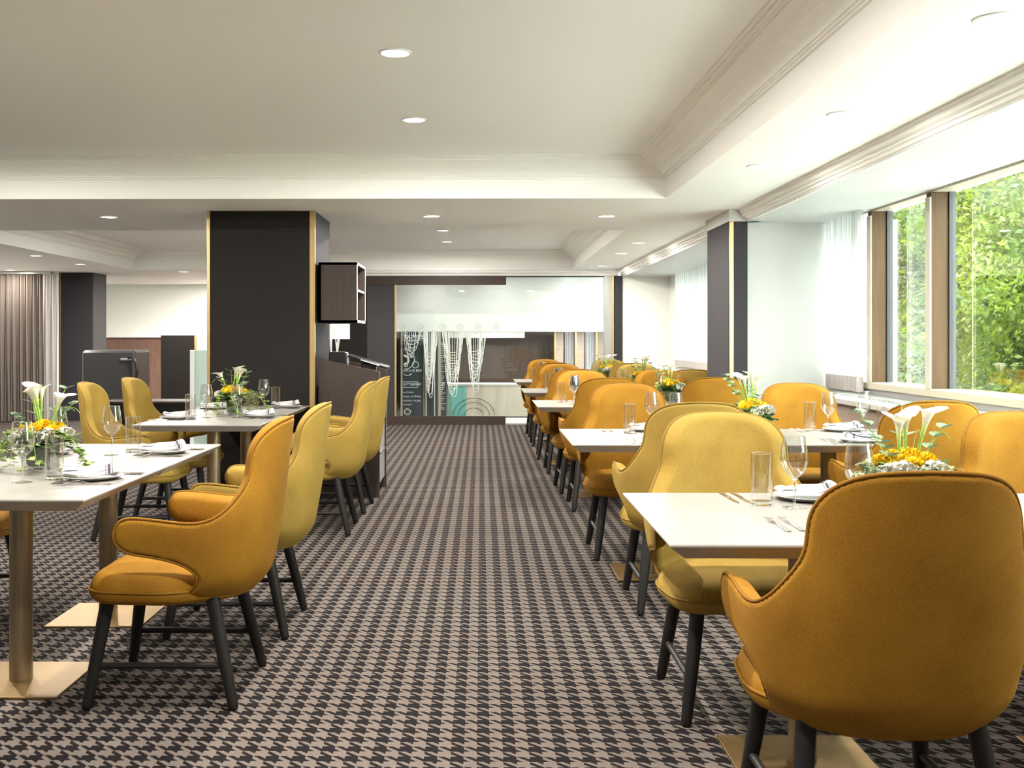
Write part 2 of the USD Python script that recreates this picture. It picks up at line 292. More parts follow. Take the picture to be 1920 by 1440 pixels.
# ================================================================== THE ROOM
ZS, ZC, ZB = 2.295, 2.58, 2.20          # soffit, coffered ceiling, window bay
Y0, YP, YB = -2.2, 16.2, 20.6           # open end behind the camera, glass partition, far back wall
XL, XR = -7.5, 2.92
struct('floor', box(-9, 3.2, Y0, 23, -0.06, 0.0), 'carpet', 'brown, black and beige houndstooth carpet over the whole floor', 'carpet', smooth=False)
C1 = (-5.16, 1.342, Y0, 7.95); C2 = (-5.16, 1.36, 10.265, 16.18)
def rect(a): return Polygon([(a[0], a[2]), (a[1], a[2]), (a[1], a[3]), (a[0], a[3])])
ceil = thing('ceiling', 'cream coffered ceiling with a dropped plaster soffit and beams', 'ceiling', kind='structure')
soff = Polygon([(XL - .2, Y0), (2.03, Y0), (2.03, YP + .12), (-2.1, YP + .12), (-2.1, YB), (XL - .2, YB)]).difference(rect((C1[0], C1[1], Y0 - 1, C1[3]))).difference(rect(C2))
obj('soffit', prism(soff, ZS, ZC + 0.1), 'ceiling', ceil, False)
obj('coffer_panel', box(C1[0] - .05, C1[1] + .05, Y0, C1[3] + .05, ZC, ZC + .1), 'ceiling', ceil, False)
obj('coffer_panel', box(C2[0] - .05, C2[1] + .05, C2[2] - .05, C2[3] + .05, ZC, ZC + .1), 'ceiling', ceil, False)
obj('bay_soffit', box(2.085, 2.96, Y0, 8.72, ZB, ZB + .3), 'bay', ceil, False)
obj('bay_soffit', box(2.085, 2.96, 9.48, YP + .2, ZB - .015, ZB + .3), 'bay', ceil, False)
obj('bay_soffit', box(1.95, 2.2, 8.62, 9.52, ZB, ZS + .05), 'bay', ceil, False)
CROWN = [(-.004, .140), (.012, .143), (.012, .152), (.022, .156), (.022, .163), (.032, .165), (.036, .176), (.046, .190), (.062, .203), (.084, .213), (.088, .2195), (.098, .2205), (.104, .228), (.118, .239), (.140, .246), (.166, .250), (.176, .252), (.176, .259), (.190, .2605), (.196, .2675), (.210, .269), (.212, .2765), (.232, .278), (.238, .2855), (.238, .30)]
def coffer_crown(a, open_near):
    x0, x1, y0, y1 = a; R = []
    for ins, z in CROWN:
        ya = y0 if open_near else y0 + ins
        R.append([(x0 + ins, ya, ZS + z), (x0 + ins, y1 - ins, ZS + z), (x1 - ins, y1 - ins, ZS + z), (x1 - ins, ya, ZS + z)])
    R = np.array(R); parts = []
    for k in range(3 if open_near else 4):
        P = np.stack([R[:, k], R[:, (k + 1) % 4]], 1); parts.append((gridmesh(P)[0], gridmesh(P)[1][:, ::-1]))
    return join(*parts)
struct('trim_1', coffer_crown(C1, True), 'trim', 'deep moulded plaster crown around the near ceiling coffer', 'crown moulding', smooth=20)
struct('trim_2', coffer_crown(C2, False), 'trim', 'deep moulded plaster crown around the far ceiling coffer', 'crown moulding', smooth=20)
CORN = [(2.015, ZS + .01), (2.015, ZS - .012), (2.03, ZS - .016), (2.034, ZS - .040), (2.05, ZS - .052), (2.05, ZS - .060), (2.066, ZS - .064), (2.070, ZS - .080), (2.082, ZS - .084), (2.086, ZS - .094), (2.104, ZS - .0965), (2.104, ZS - .06)]
def cornice(y0, y1):
    P = np.array([[(x, y0, z), (x, y1, z)] for x, z in CORN]); return gridmesh(P)
struct('trim_3', cornice(Y0, 8.63), 'trim', 'narrow stepped cornice along the near window bay', 'cornice', smooth=15)
struct('trim_4', cornice(9.5, YP), 'trim', 'narrow stepped cornice along the far window bay', 'cornice', smooth=15)
def molding(x0, x1, y):
    prof = [(0.0, ZS), (-.10, ZS), (-.10, ZS - .02), (-.085, ZS - .03), (-.085, ZS - .05), (-.05, ZS - .06), (-.04, ZS - .085), (-.02, ZS - .098), (0.0, ZS - .10)]
    return gridmesh(np.array([[(x0, y + a, z), (x1, y + a, z)] for a, z in prof]))
struct('trim_5', molding(-2.1, 2.03, YP), 'white', 'white stepped moulding over the glass partition', 'cornice', smooth=15)

# walls
struct('wall_front', box(XL - .2, 3.2, Y0 - .2, Y0, 0, ZC + .1), 'wall', 'pale wall behind the camera', 'wall', False)
struct('wall_left', box(XL - .2, XL, Y0, YB, 0, ZS), 'wall', 'pale left wall of the dining room', 'wall', False)
back = thing('wall_back', 'pale back wall with a brown wood dado and white cap rail', 'wall', kind='structure')
obj('wall_plaster', box(XL, -2.1, YB, YB + .15, 0, ZS), 'wall', back, False)
obj('dado', box(XL, -2.1, YB - .04, YB - .002, 0, 1.29), 'brownwood', back, False)
obj('cap_rail', box(XL, -2.1, YB - .09, YB - .002, 1.29, 1.345, .006), 'white', back)
pier = thing('wall_pier', 'white return wall between the two window bays', 'wall', kind='structure')
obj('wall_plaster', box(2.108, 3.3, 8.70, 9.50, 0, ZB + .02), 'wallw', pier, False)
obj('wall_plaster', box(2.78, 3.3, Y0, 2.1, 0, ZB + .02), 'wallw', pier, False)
endw = thing('wall_end', 'plain off-white end wall beside the far sheer curtain', 'wall', kind='structure')
obj('wall_plaster', box(2.09, 3.3, YP, YP + .2, 0, ZB), 'wall', endw, False)
obj('wall_plaster', box(2.79, 3.3, 15.35, YP, 0, ZB), 'wall', endw, False)
# window wall: panelling, ledge, frames, panes
right = thing('wall_right', 'taupe wood panelling with a white stone window ledge and vent grille', 'wall', kind='structure')
for k, (a, b) in enumerate(((Y0, 8.70), (9.50, 15.35))):
    obj('panelling', box(2.50, 2.52, a, b, 0, .83), 'taupe', right, False)
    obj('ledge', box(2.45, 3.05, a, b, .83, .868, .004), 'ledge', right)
    for j in range(int((b - a) / 1.2)): obj('panel_joint', box(2.494, 2.501, a + 1.2 * j + .3, a + 1.2 * j + .306, .02, .80), 'gasket', right, False)
    g = [box(2.60, 2.76, y, y + .012, .868, .880) for y in np.arange(a + .1, b - .1, .03)]
    obj('vent_grille', join(*g), 'grey', right, False, kind='stuff')
def window(n, a, b, mull, label):
    w = thing('window_%d' % n, label, 'window', kind='structure')
    obj('sill_rail', box(2.78, 2.96, a, b, .915, .965, .005), 'cream', w); obj('head_rail', box(2.80, 2.95, a, b, ZB - .014, ZB + .01, .003), 'cream', w)
    obj('apron', box(2.80, 2.95, a, b, .86, .915), 'grey', w, False)
    for y in mull:
        mu = obj('mullion', box(2.785, 2.91, y - .034, y + .034, .965, ZB - .014), 'mullion', w, False)
        obj('mullion_cap', box(2.776, 2.787, y - .036, y + .036, .965, ZB - .045, .002), 'cream', mu)
        obj('gasket', box(2.893, 2.935, y - .046, y + .046, .965, ZB - .014), 'gasket', mu, False)
    ed = [a] + list(mull) + [b]
    for p, q in zip(ed[:-1], ed[1:]): obj('glass_pane', box(2.912, 2.920, p + .04, q - .04, .955, ZB - .03), 'window', w, False)
    return w
window(1, 2.1, 8.70, [3.4, 4.95, 6.83, 7.865], 'long ribbon window with brown mullions looking onto green trees')
window(2, 9.50, 15.35, [10.5, 11.7, 12.9, 14.1], 'far ribbon window behind the sheer curtain')

# pillars clad in dark panels with gold corner trims
def pillar(name, x0, x1, y0, y1, z1, m_front, m_side, gold, label):
    p = thing(name, label, 'pillar', kind='structure')
    obj('core', box(x0 + .02, x1 - .02, y0 + .02, y1 - .02, 0, z1), m_side, p, False)
    obj('front_panel', box(x0 + .005, x1 - .005, y0, y0 + .018, 0, z1), m_front, p, False)
    for s, X in ((-1, x0), (1, x1)): obj('side_panel', box(X, X - s * .018, y0 + .02, y1, 0, z1), m_side, p, False)
    for gx, w in gold: obj('corner_trim', box(gx, gx + w, y0 - .006, y0 + .03, 0, z1, .001), 'gold', p)
    return p
pillar('pillar', -2.174, -1.326, 8.70, 9.555, ZS, 'espresso', 'graphite', [(-2.186, .024), (-1.366, .042)], 'large square dark espresso pillar with gold corner strips beside the service station')
pillar('pillar', 1.962, 2.108, 8.65, 9.50, ZB, 'graphite', 'graphite', [(1.962, .030)], 'slim dark grey pillar with a gold strip beside the window bay')
pillar('pillar', 1.96, 2.088, YP - .04, YP + .2, ZB, 'graphite', 'graphite', [(1.93, .03)], 'narrow black pillar with gold edge at the right end of the glass partition')
pillar('pillar', -6.53, -6.02, 16.9, 17.5, ZS, 'graphite', 'graphite', [(-6.55, .03)], 'dark grey pillar beside the taupe curtain at the far left')

# glass partition: dark sliding panel, clear panes, post
dr = thing('door_1', 'wide glass partition with a dark framed sliding panel', 'glass partition', kind='structure')
z1 = ZS - .10
obj('header', box(-2.1, .37, YP - .03, YP + .03, z1 - .125, z1), 'darkwood', dr, False); obj('header', box(.37, 1.94, YP - .015, YP + .03, z1 - .012, z1), 'gasket', dr, False)
obj('bottom_rail', box(-1.70, .36, YP - .04, YP + .03, .0, .125), 'darkwood', dr, False)
obj('threshold', box(.36, 1.94, YP - .06, YP + .06, 0, .022), 'grey', dr, False); obj('threshold', box(.36, 1.94, YP - .02, YP + .03, .022, .10), 'white', dr, False)
obj('dark_stile', box(-2.1, -1.69, YP - .02, YP + .02, 0, z1), 'espresso', dr, False)
obj('dark_pane', box(-1.69, -1.28, YP - .008, YP + .03, .125, z1 - .125), 'gloss', dr, False)
obj('gold_stile', box(-1.28, -1.255, YP - .03, YP + .03, .125, z1 - .125), 'gold', dr, False)
for a, b in ((-1.25, -.71), (-.708, -.13), (-.128, .36), (.368, .78), (.783, 1.82)): obj('glass_pane', box(a, b, YP - .006, YP + .006, .125, z1 - .015), 'partition', dr, False)
obj('steel_post', box(1.82, 1.94, YP - .03, YP + .05, 0, z1), 'grey', dr, False)
for k, px in enumerate((-1.155, -.895, -.565, -.308, -.045, .222)):          # etched round emblems, a row across the sliding panel
    e = obj('emblem', join(tube([(px + .048 * math.cos(a), YP - .008, 1.447 + .048 * math.sin(a)) for a in np.linspace(0, 2 * PI, 40)[:-1]], .0022, 5, closed=True),
        *[tube([(px + r * math.cos(a), YP - .008, 1.447 + r * math.sin(a)) for a, r in zip(np.linspace(t, t + 2.2, 9), np.linspace(.010, .036, 9))], .0026, 5) for t in (0, 2.1, 4.2)],
        tube([(px - .030, YP - .008, 1.447), (px + .030, YP - .008, 1.456)], .003, 5)), 'emblem', dr)

# ================================================================== ROOM BEHIND THE GLASS
bk = thing('back_room', 'white ceiling and ribbed brown wall of the room behind the glass', 'room', kind='structure')
obj('white_bulkhead', box(-2.1, 1.95, 17.35, 17.5, 1.385, ZS), 'mint', bk, False)
obj('upper_ceiling', box(-2.55, 3.3, YP + .1, 23, ZS, ZS + .1), 'white', bk, False)
obj('white_ceiling', box(-2.1, 3.0, 17.5, 23, 1.40, 1.55), 'white', bk, False)
obj('white_beam', box(-.72, .75, 18.8, 19.0, 1.285, 1.40), 'white', bk, False)
obj('rear_wall', box(-2.5, 3.3, 22.4, 22.6, -.05, 1.5), 'ribwood', bk, False)
obj('side_wall', box(-2.55, -2.1, YP + .05, 22.5, 0, ZS), 'espresso', bk, False)
obj('ribbed_wall', join(box(-.62, 1.28, 19.45, 19.5, .4, 1.33), *[box(x, x + .016, 19.435, 19.452, .4, 1.33) for x in np.arange(-.6, 1.26, .032)]), 'ribwood', bk, False, kind='stuff')
for x in (1.30, 1.66, 2.02):
    c_ = obj('pier_panel', box(x, x + .13, 19.0, 19.2, 0, 1.40), 'taupe', bk, False); obj('gold_edge', box(x - .03, x, 18.99, 19.05, 0, 1.40), 'gold', c_, False)
for k, (a, b) in enumerate(((1.46, 1.62), (1.82, 2.0))):
    ys = np.linspace(a, b, 30); P = np.array([[(x, 19.1 + .012 * math.sin(140 * x), z) for x in ys] for z in (0, 1.40)]); obj('white_drape', gridmesh(P), 'sheer', bk, True)
ct = thing('counter', 'low pale counter with a teal end panel behind the glass', 'counter', (0, 0, 0))
obj('front_panel', box(-.24, 1.6, 17.9, 18.0, 0, .50), 'blush', ct, False); obj('teal_panel', box(-.56, -.24, 17.9, 18.0, 0, .50), 'teal', ct, False); obj('worktop', box(-.58, 1.62, 17.88, 18.4, .50, .535, .004), 'white', ct)
ar = obj('arched_rack', join(*[tube([(-.12 + r * math.cos(a), 17.85, max(.02, .30 * r / .34 * math.sin(a))) for a in np.linspace(0, PI, 25)], .004, 5) for r in (.16, .26, .34)]), 'black', None)
tag(ar, 'nested thin black wire arches in front of the pale counter behind the glass', 'rack')
def chalkboard(x0, x1, label, lines, extra):
    t = thing('chalkboard', label, 'chalkboard', (x0, 17.2, 0), 0.0)
    w = x1 - x0
    obj('board', box(0, w, 0, .02, .03, 1.383), 'chalk', t, False); obj('frame', join(box(-.03, 0, -.01, .03, .02, 1.383), box(w, w + .012, -.01, .03, .02, 1.383)), 'cream', t, False)
    ms = list(extra)
    for s, x, z, h, bold in lines:
        m = meshkit.text_mesh(s, h, .002, bold); v, f = xform((m.vertices, m.faces), rx(PI / 2), (x, -.001, z)); ms.append((v, f))
    if ms: obj('chalk_writing', join(*ms), 'chalkw', t, False)
    return t
def ring(cx_, cz, r, w=.004, a0=0, a1=2 * PI, n=30): return tube([(cx_ + r * math.cos(a), -.003, cz + r * math.sin(a)) for a in np.linspace(a0, a1, n)], w, 5)
def bar(xa, xb, za, zb): return box(xa, xb, -.004, 0, za, zb)
chalkboard(-1.235, -.905, 'tall chalkboard with boxed lettering and round drawings, leftmost of the boards behind the glass',
    [('SAPRES', .02, 1.27, .06, True), ('NTIFS', .02, 1.10, .035, True), ('AGES DE MER', .01, .755, .032, True), ('ETYMDEN', .018, .535, .040, True), ('es divers', .01, .415, .028, False), ('emps de Binte,', .01, .350, .030, False), ('ruration, nicule,', .01, .285, .028, False), ('ouvenirs', .01, .225, .026, False)],
    [bar(0.0, .30, 1.245, 1.252), ring(.03, .945, .155, .008, -PI / 2, PI / 2), ring(.02, .93, .07, .02, -PI / 2, PI / 2), ring(.10, .99, .035, .016, -.6, 2.4), ring(.05, .86, .03, .008), ring(.20, .86, .05, .006), bar(0, .24, .59, .597), bar(0, .24, .50, .507), bar(.233, .24, .50, .597), ring(.075, .12, .05, .005), ring(.075, .12, .03, .003), tube([(.02, -.003, .71), (.06, -.003, .69), (.12, -.003, .70), (.14, -.003, .725)], .007, 5)])
chalkboard(-.848, -.68, 'narrow chalkboard strip with a ruled white edge, middle one of the boards behind the glass', [], [bar(.112, .124, .04, 1.37)])
tk = [bar(0.0, .03 + .03 * (i % 3 == 0) + .015 * (i % 2), .16 + .028 * i, .168 + .028 * i) for i in range(38)]
chalkboard(-.635, -.525, 'narrow chalkboard with a chalk measuring scale, rightmost of the boards behind the glass', [('21', .01, 1.17, .05, False)], tk + [bar(.095, .10, .04, 1.1), ring(.04, .55, .018, .006)])
def cord_pendant(x, w, zb, n, label, seed):
    r_ = random.Random(seed); t = thing('cord_pendant', label, 'pendant', (x, 16.75, 0)); zt = 1.39
    obj('ceiling_rail', box(-w / 2, w / 2, -.02, .02, zt, zt + .02), 'white', t)
    ms = []
    for i in range(n):
        f_ = (i + .5) / n; ww = w / 2 * (1 - .55 * f_) * (1 + .1 * r_.uniform(-1, 1)); zz = zt - (zt - zb) * (.30 + .70 * f_); off = r_.uniform(-.03, .03); yy = r_.uniform(-.04, .04)
        s = np.linspace(-1, 1, 33); ms.append(tube([(off + ww * (a if abs(a) > .999 else math.copysign(abs(a) ** .62, a)), yy, zz + (zt - zz) * abs(a) ** 2.4) for a in s], .0045, 5))
    ms += [tube([(dx, 0, zt), (dx * .5, 0, zb + .1 + .06 * k)], .004, 5) for k, dx in enumerate(np.linspace(-w * .25, w * .25, 5))]
    obj('cord', join(*ms), 'cord', t, kind='stuff')
for a in ((-1.065, .30, .96, 6, 'white looped cord pendant hanging before the leftmost chalkboard, widest and shortest', 1), (-.79, .20, .34, 13, 'white looped cord pendant hanging between the two narrow chalkboards', 2),
          (-.44, .34, .36, 17, 'densest white looped cord pendant, hanging at the teal counter panel', 3), (-.085, .30, .43, 13, 'white looped cord pendant furthest right, before the ribbed brown wall', 4)): cord_pendant(*a)

# ================================================================== DOWNLIGHTS
def downlight(x, y, z, label, group, r=.062, power=1.0, on=True):
    t = thing('downlight', label, 'ceiling light', (x, y, z), 0.0, group)
    obj('trim_ring', lathe([(r * 1.0, .004), (r * 1.0, -.002), (r * 1.06, -.006), (r * 1.20, -.004), (r * 1.22, .001)], 36), 'white', t)
    obj('reflector', lathe([(r * 1.0, .0005), (r * .97, .0008)], 36), 'white', t)
    obj('lens', lathe([(.0005, -.0012), (r * .99, -.0012), (r * .99, 0.0)], 36), 'lens', t)
    if on:
        l = UsdLux.DiskLight.Define(stage, str(t.GetPath()) + '/lamp'); l.CreateRadiusAttr(r * .8); l.AddTranslateOp().Set(Gf.Vec3d(0, 0, -.012))
        l.CreateIntensityAttr(42.0 * LAMP * power); l.CreateColorAttr(Gf.Vec3f(1.0, 0.935, 0.845))
        s = UsdLux.ShapingAPI.Apply(l.GetPrim()); s.CreateShapingConeAngleAttr(66.0); s.CreateShapingConeSoftnessAttr(0.5)
order = ['nearest', 'second', 'third', 'fourth', 'fifth', 'sixth', 'farthest']
for x, y, lb in ((-.39, 1.93, None), (-.39, 3.45, None), (-.391, 4.97, 'round recessed downlight in the near ceiling coffer, nearer of the two'), (-.399, 6.50, 'round recessed downlight in the near ceiling coffer, farther of the two'),
              (-3.4, 3.45, None), (-3.4, 5.0, None), (-3.4, 6.5, None), (-.46, 11.7, None), (-.46, 13.19, 'small recessed downlight in the far coffer, nearer one'), (-.46, 14.72, 'small recessed downlight in the far coffer, farther one'), (-3.4, 12.5, None)):
    downlight(x, y, ZC, lb or {1.93: 'recessed coffer downlight above the camera, first of its row', 3.45: 'recessed coffer downlight %s the picture', 5.0: 'recessed coffer downlight above the near left table pair', 6.5: 'recessed coffer downlight left of the picture beyond the near tables', 11.7: 'recessed far coffer downlight hidden by the cross beam in the middle', 12.5: 'recessed far coffer downlight hidden by the cross beam on the left'}[y].replace('%s', 'just above' if x > -1 else 'upper left of'), 'recessed coffer downlights', power=3.1 if x > -1 and y < 4 else 2.3)
for i, y in enumerate((.5, 2.0, 3.484, 4.96, 6.46)): downlight(1.64, y, ZS, ('recessed downlight in the soffit by the near window bay, %s of three in view' % ('nearest', 'middle', 'farthest')[i - 2]) if i > 1 else 'recessed soffit downlight right of the picture, %s the big ochre chair' % ('behind' if i == 0 else 'above'), 'recessed soffit downlights', power=.65)
for x, y, lb in ((1.042, 9.10, 'recessed downlight in the cross beam just left of the slim grey pillar'), (-.412, 9.083, 'recessed downlight in the cross beam right of the large dark pillar'), (-3.114, 9.115, 'recessed downlight in the cross beam left of the large dark pillar'),
              (1.667, 11.64, 'recessed downlight in the right soffit past the slim pillar, nearest of three'), (1.672, 13.10, 'recessed downlight in the right soffit past the slim pillar, middle of three'), (1.70, 15.37, 'recessed downlight in the right soffit by the partition, farthest of three'),
              (-5.468, 13.37, 'recessed downlight in the far left soffit, nearest of the row'), (-5.491, 14.92, 'recessed downlight in the far left soffit, second of the row'), (-4.53, 16.6, 'recessed downlight in the far left soffit, just left of the dark pillar top'), (-7.0, 16.2, 'recessed downlight above the taupe curtain at the left picture edge'),
              (-3.4, 18.8, None), (-3.9, 19.4, None)):
    downlight(x, y, ZS, lb or 'recessed rear soffit downlight hidden by the dark pillar, %s one' % ('right' if x > -3.6 else 'left'), 'recessed soffit downlights', power=9 if y > 17 else .6 if x < -6 else 2.6 if x < -2 else 2.2 if 9 < y < 10 else 1.0)
for x in (-.8, .3, 1.4): downlight(x, 16.8, ZS - .02, 'added unseen fill lamp behind the partition header, %s of three' % ('left' if x < 0 else 'middle' if x < 1 else 'right'), 'added fill lamps behind the partition', .08, .08)  # unseen lamps added to light the bulkhead behind the glass
for x in (-1.2, 0.2, 1.6): downlight(x, 18.3, 1.40, 'added unseen fill lamp in the low back room ceiling, %s of three' % ('left' if x < 0 else 'middle' if x < 1 else 'right'), 'added fill lamps behind the partition', .07, .8)  # unseen lamps added to brighten the low back room
spk = obj('ceiling_speaker', lathe([(.0005, -.003), (.085, -.003), (.10, 0), (.10, .004)], 32), 'trim'); spk.GetPrim(); UsdGeom.Xformable(spk).AddTranslateOp().Set(Gf.Vec3d(-.04, 14.64, ZC)); tag(spk, 'flat round white ceiling speaker beside the far coffer downlights', 'speaker')

# ================================================================== CHAIRS
CH_W = CubicSpline([.30, .42, .50, .65, .80, 1.0], [.272, .290, .306, .325, .308, .285]); CH_B = CubicSpline([.30, .38, .48, .62, .80, 1.0], [.300, .312, .330, .354, .378, .402])
ZCUR, RCUR, SA = .47, .11, .30
_phi = np.linspace(0, PI / 2, 400); _ex = np.sin(_phi) ** (2 / 2.5); _es = 1 - np.cos(_phi) ** (2 / 2.5)
_q = np.concatenate([[0], np.cumsum(np.hypot(np.diff(_ex) * .30, np.diff(_es) * SA))]); QE = _q[-1]
def shell_pt(q, w):
    q = np.asarray(q, float); w = np.asarray(w, float); aq = np.abs(q); s_ = np.sign(q)
    ex = np.interp(aq, _q, _ex); es = np.interp(aq, _q, _es); ext = np.maximum(0, aq - QE)
    th = np.clip(-w / RCUR, 0, PI / 2); z = np.where(w >= 0, ZCUR + w, ZCUR - RCUR * np.sin(th)); c = np.where(w >= 0, 0, RCUR * (1 - np.cos(th)))
    W = CH_W(z) - c; B = CH_B(z) - c
    return np.stack([s_ * ex * W, -B + SA * es + ext, z], -1)
def q_from_x(x, z): return float(np.interp(x / float(CH_W(z)), _ex, _q))
def q_from_s(s, z):
    v = s + float(CH_B(z)); return float(np.interp(v / SA, _es, _q)) if v < SA else QE + v - SA
def chair_shell():
    top = [(0, .992), (.10, .987), (.165, .968), (.208, .930), (.230, .875), (.240, .80)]
    pts = [(q_from_x(x, z), z - ZCUR) for x, z in top]
    side = [(-.262, .729), (-.222, .686), (-.165, .658), (-.08, .657), (0.0, .666), (.07, .671), (.112, .662), (.135, .628), (.130, .588), (.095, .557), (.03, .543), (-.045, .528), (-.093, .510), (-.126, .484), (-.137, .457), (-.129, .430), (-.112, .405)]
    pts += [(q_from_s(s, z), z - ZCUR if z >= ZCUR else -RCUR * math.asin((ZCUR - z) / RCUR)) for s, z in side]
    c = spline(pts, 150); half = np.vstack([c, [(c[-1, 0] - .02, -.125), (c[-1, 0] - .05, -.150), (c[-1, 0] - .1, -.156)]])
    full = np.vstack([half, (half * [-1, 1])[::-1][:-1]]); poly = Polygon(full).buffer(0)
    p, tri, d, nb = flat(poly, .017, [.003, .009, .018, .03])
    e = 1e-3; P = shell_pt(p[:, 0], p[:, 1]); n = np.cross(shell_pt(p[:, 0] + e, p[:, 1]) - shell_pt(p[:, 0] - e, p[:, 1]), shell_pt(p[:, 0], p[:, 1] + e) - shell_pt(p[:, 0], p[:, 1] - e)); n /= np.linalg.norm(n, axis=1, keepdims=True)
    hgt = np.clip((P[:, 2] - .45) / .15, 0, 1); tin = .018 + .034 * hgt
    # back upholstery swells a little towards the sitter
    swell = .014 * np.clip(d / .12, 0, 1) * (np.abs(p[:, 0]) < .3)
    O = P + n * (.012 * rnd(d, .012))[:, None]; I = P - n * (tin * rnd(d, .034) + swell * hgt)[:, None]
    N = len(p); f2 = tri[:, ::-1].copy(); m = f2 >= nb; f2[m] += N - nb
    if np.mean(np.einsum('ij,ij->i', n, P - [0, -.05, .6])) < 0: pass
    m = trimesh.Trimesh(np.vstack([O, I[nb:]]), np.vstack([tri, f2]), process=False)
    # piping along the visible rim, from one seat joint over the arms and the back to the other
    rim = np.vstack([c, (c * [-1, 1])[::-1][:]]); rim = np.vstack([(c * [-1, 1])[::-1], c[1:]]); R = shell_pt(rim[:, 0], rim[:, 1])
    e = 1e-3; rn = np.cross(shell_pt(rim[:, 0] + e, rim[:, 1]) - shell_pt(rim[:, 0] - e, rim[:, 1]), shell_pt(rim[:, 0], rim[:, 1] + e) - shell_pt(rim[:, 0], rim[:, 1] - e)); rn /= np.linalg.norm(rn, axis=1, keepdims=True)
    return (m.vertices, m.faces), tube(R + rn * .006, .0052, 7)
SHELL, PIPE = chair_shell()
_sv = trimesh.Trimesh(*SHELL, process=False)
if _sv.volume < 0: SHELL = (SHELL[0], SHELL[1][:, ::-1])
def seat_poly(o=0.0):
    h = [(0, .268), (.16, .264), (.232, .248), (.274, .20), (.292, .11), (.300, .0), (.284, -.075), (.246, -.14), (.21, -.20), (.15, -.255), (.08, -.285), (0, -.29)]
    c = spline(h, 60); return Polygon(np.vstack([c, (c * [-1, 1])[::-1][1:-1]])).buffer(o)
SEAT = pillow(seat_poly(), .412, .466, .055, .016); sp_ = seat_poly(.004)
_v, _f = pillow(seat_poly(.006), 0, .050, .045); BASE = (np.column_stack([_v[:, :2], .412 - _v[:, 2]]), _f[:, ::-1])
_e = np.array(sp_.exterior.coords)[:-1]; WELT = tube(np.column_stack([_e, np.full(len(_e), .411)])[::2], .0048, 6, closed=True)
def leg_mesh(sx, sy):
    a = np.array([sx * .198, .195 if sy > 0 else -.165, .385]); b = np.array([sx * .250, sy * .255, 0.0]); t = np.array([0, .25, .5, .75, .93, .975, .993, 1.0])
    return tube(a + (b - a) * t[:, None], [.0245, .024, .0225, .0205, .0185, .0175, .014, .009], 14)
def stretcher_mesh(sx):
    k = (.385 - .146) / .385; a = [sx * (.198 + .052 * k), .195 + .06 * k, .146]; b = [sx * (.198 + .052 * k), -.165 - .09 * k, .146]; return tube(np.linspace(a, b, 4), .0115, 10)
def make_chair(name, label, fab, loc, rz):
    t = thing(name, label, 'dining chair', loc, rz, 'upholstered dining chairs at the tables')
    sh = obj('backrest_shell', SHELL, fab + '_fabric', t, True); obj('piping', PIPE, fab + '_pipe', sh, True)
    st = obj('seat', SEAT, fab + '_fabric', t, True); obj('welt', WELT, fab + '_pipe', st, True); obj('seat_base', BASE, fab + '_fabric', t, True)
    for sx in (-1, 1):
        for sy in (1, -1): obj('leg', leg_mesh(sx, sy), 'leg', t)
        obj('stretcher', stretcher_mesh(sx), 'leg', t)
    return t
protos = {}
def chair(fab, x, y, face, label, drz=0.0):
    rz = {'-x': 90, '+x': -90, '-y': 180, '+y': 0}[face] + drz; nm = 'ochre_armchair' if fab == 'gold' else 'straw_armchair'
    lab = label
    if fab not in protos: protos[fab] = make_chair(nm, lab, fab, (x, y, 0), rz)
    else: dup(protos[fab], (x, y, 0), rz, lab)
G, S = 'gold', 'pale'
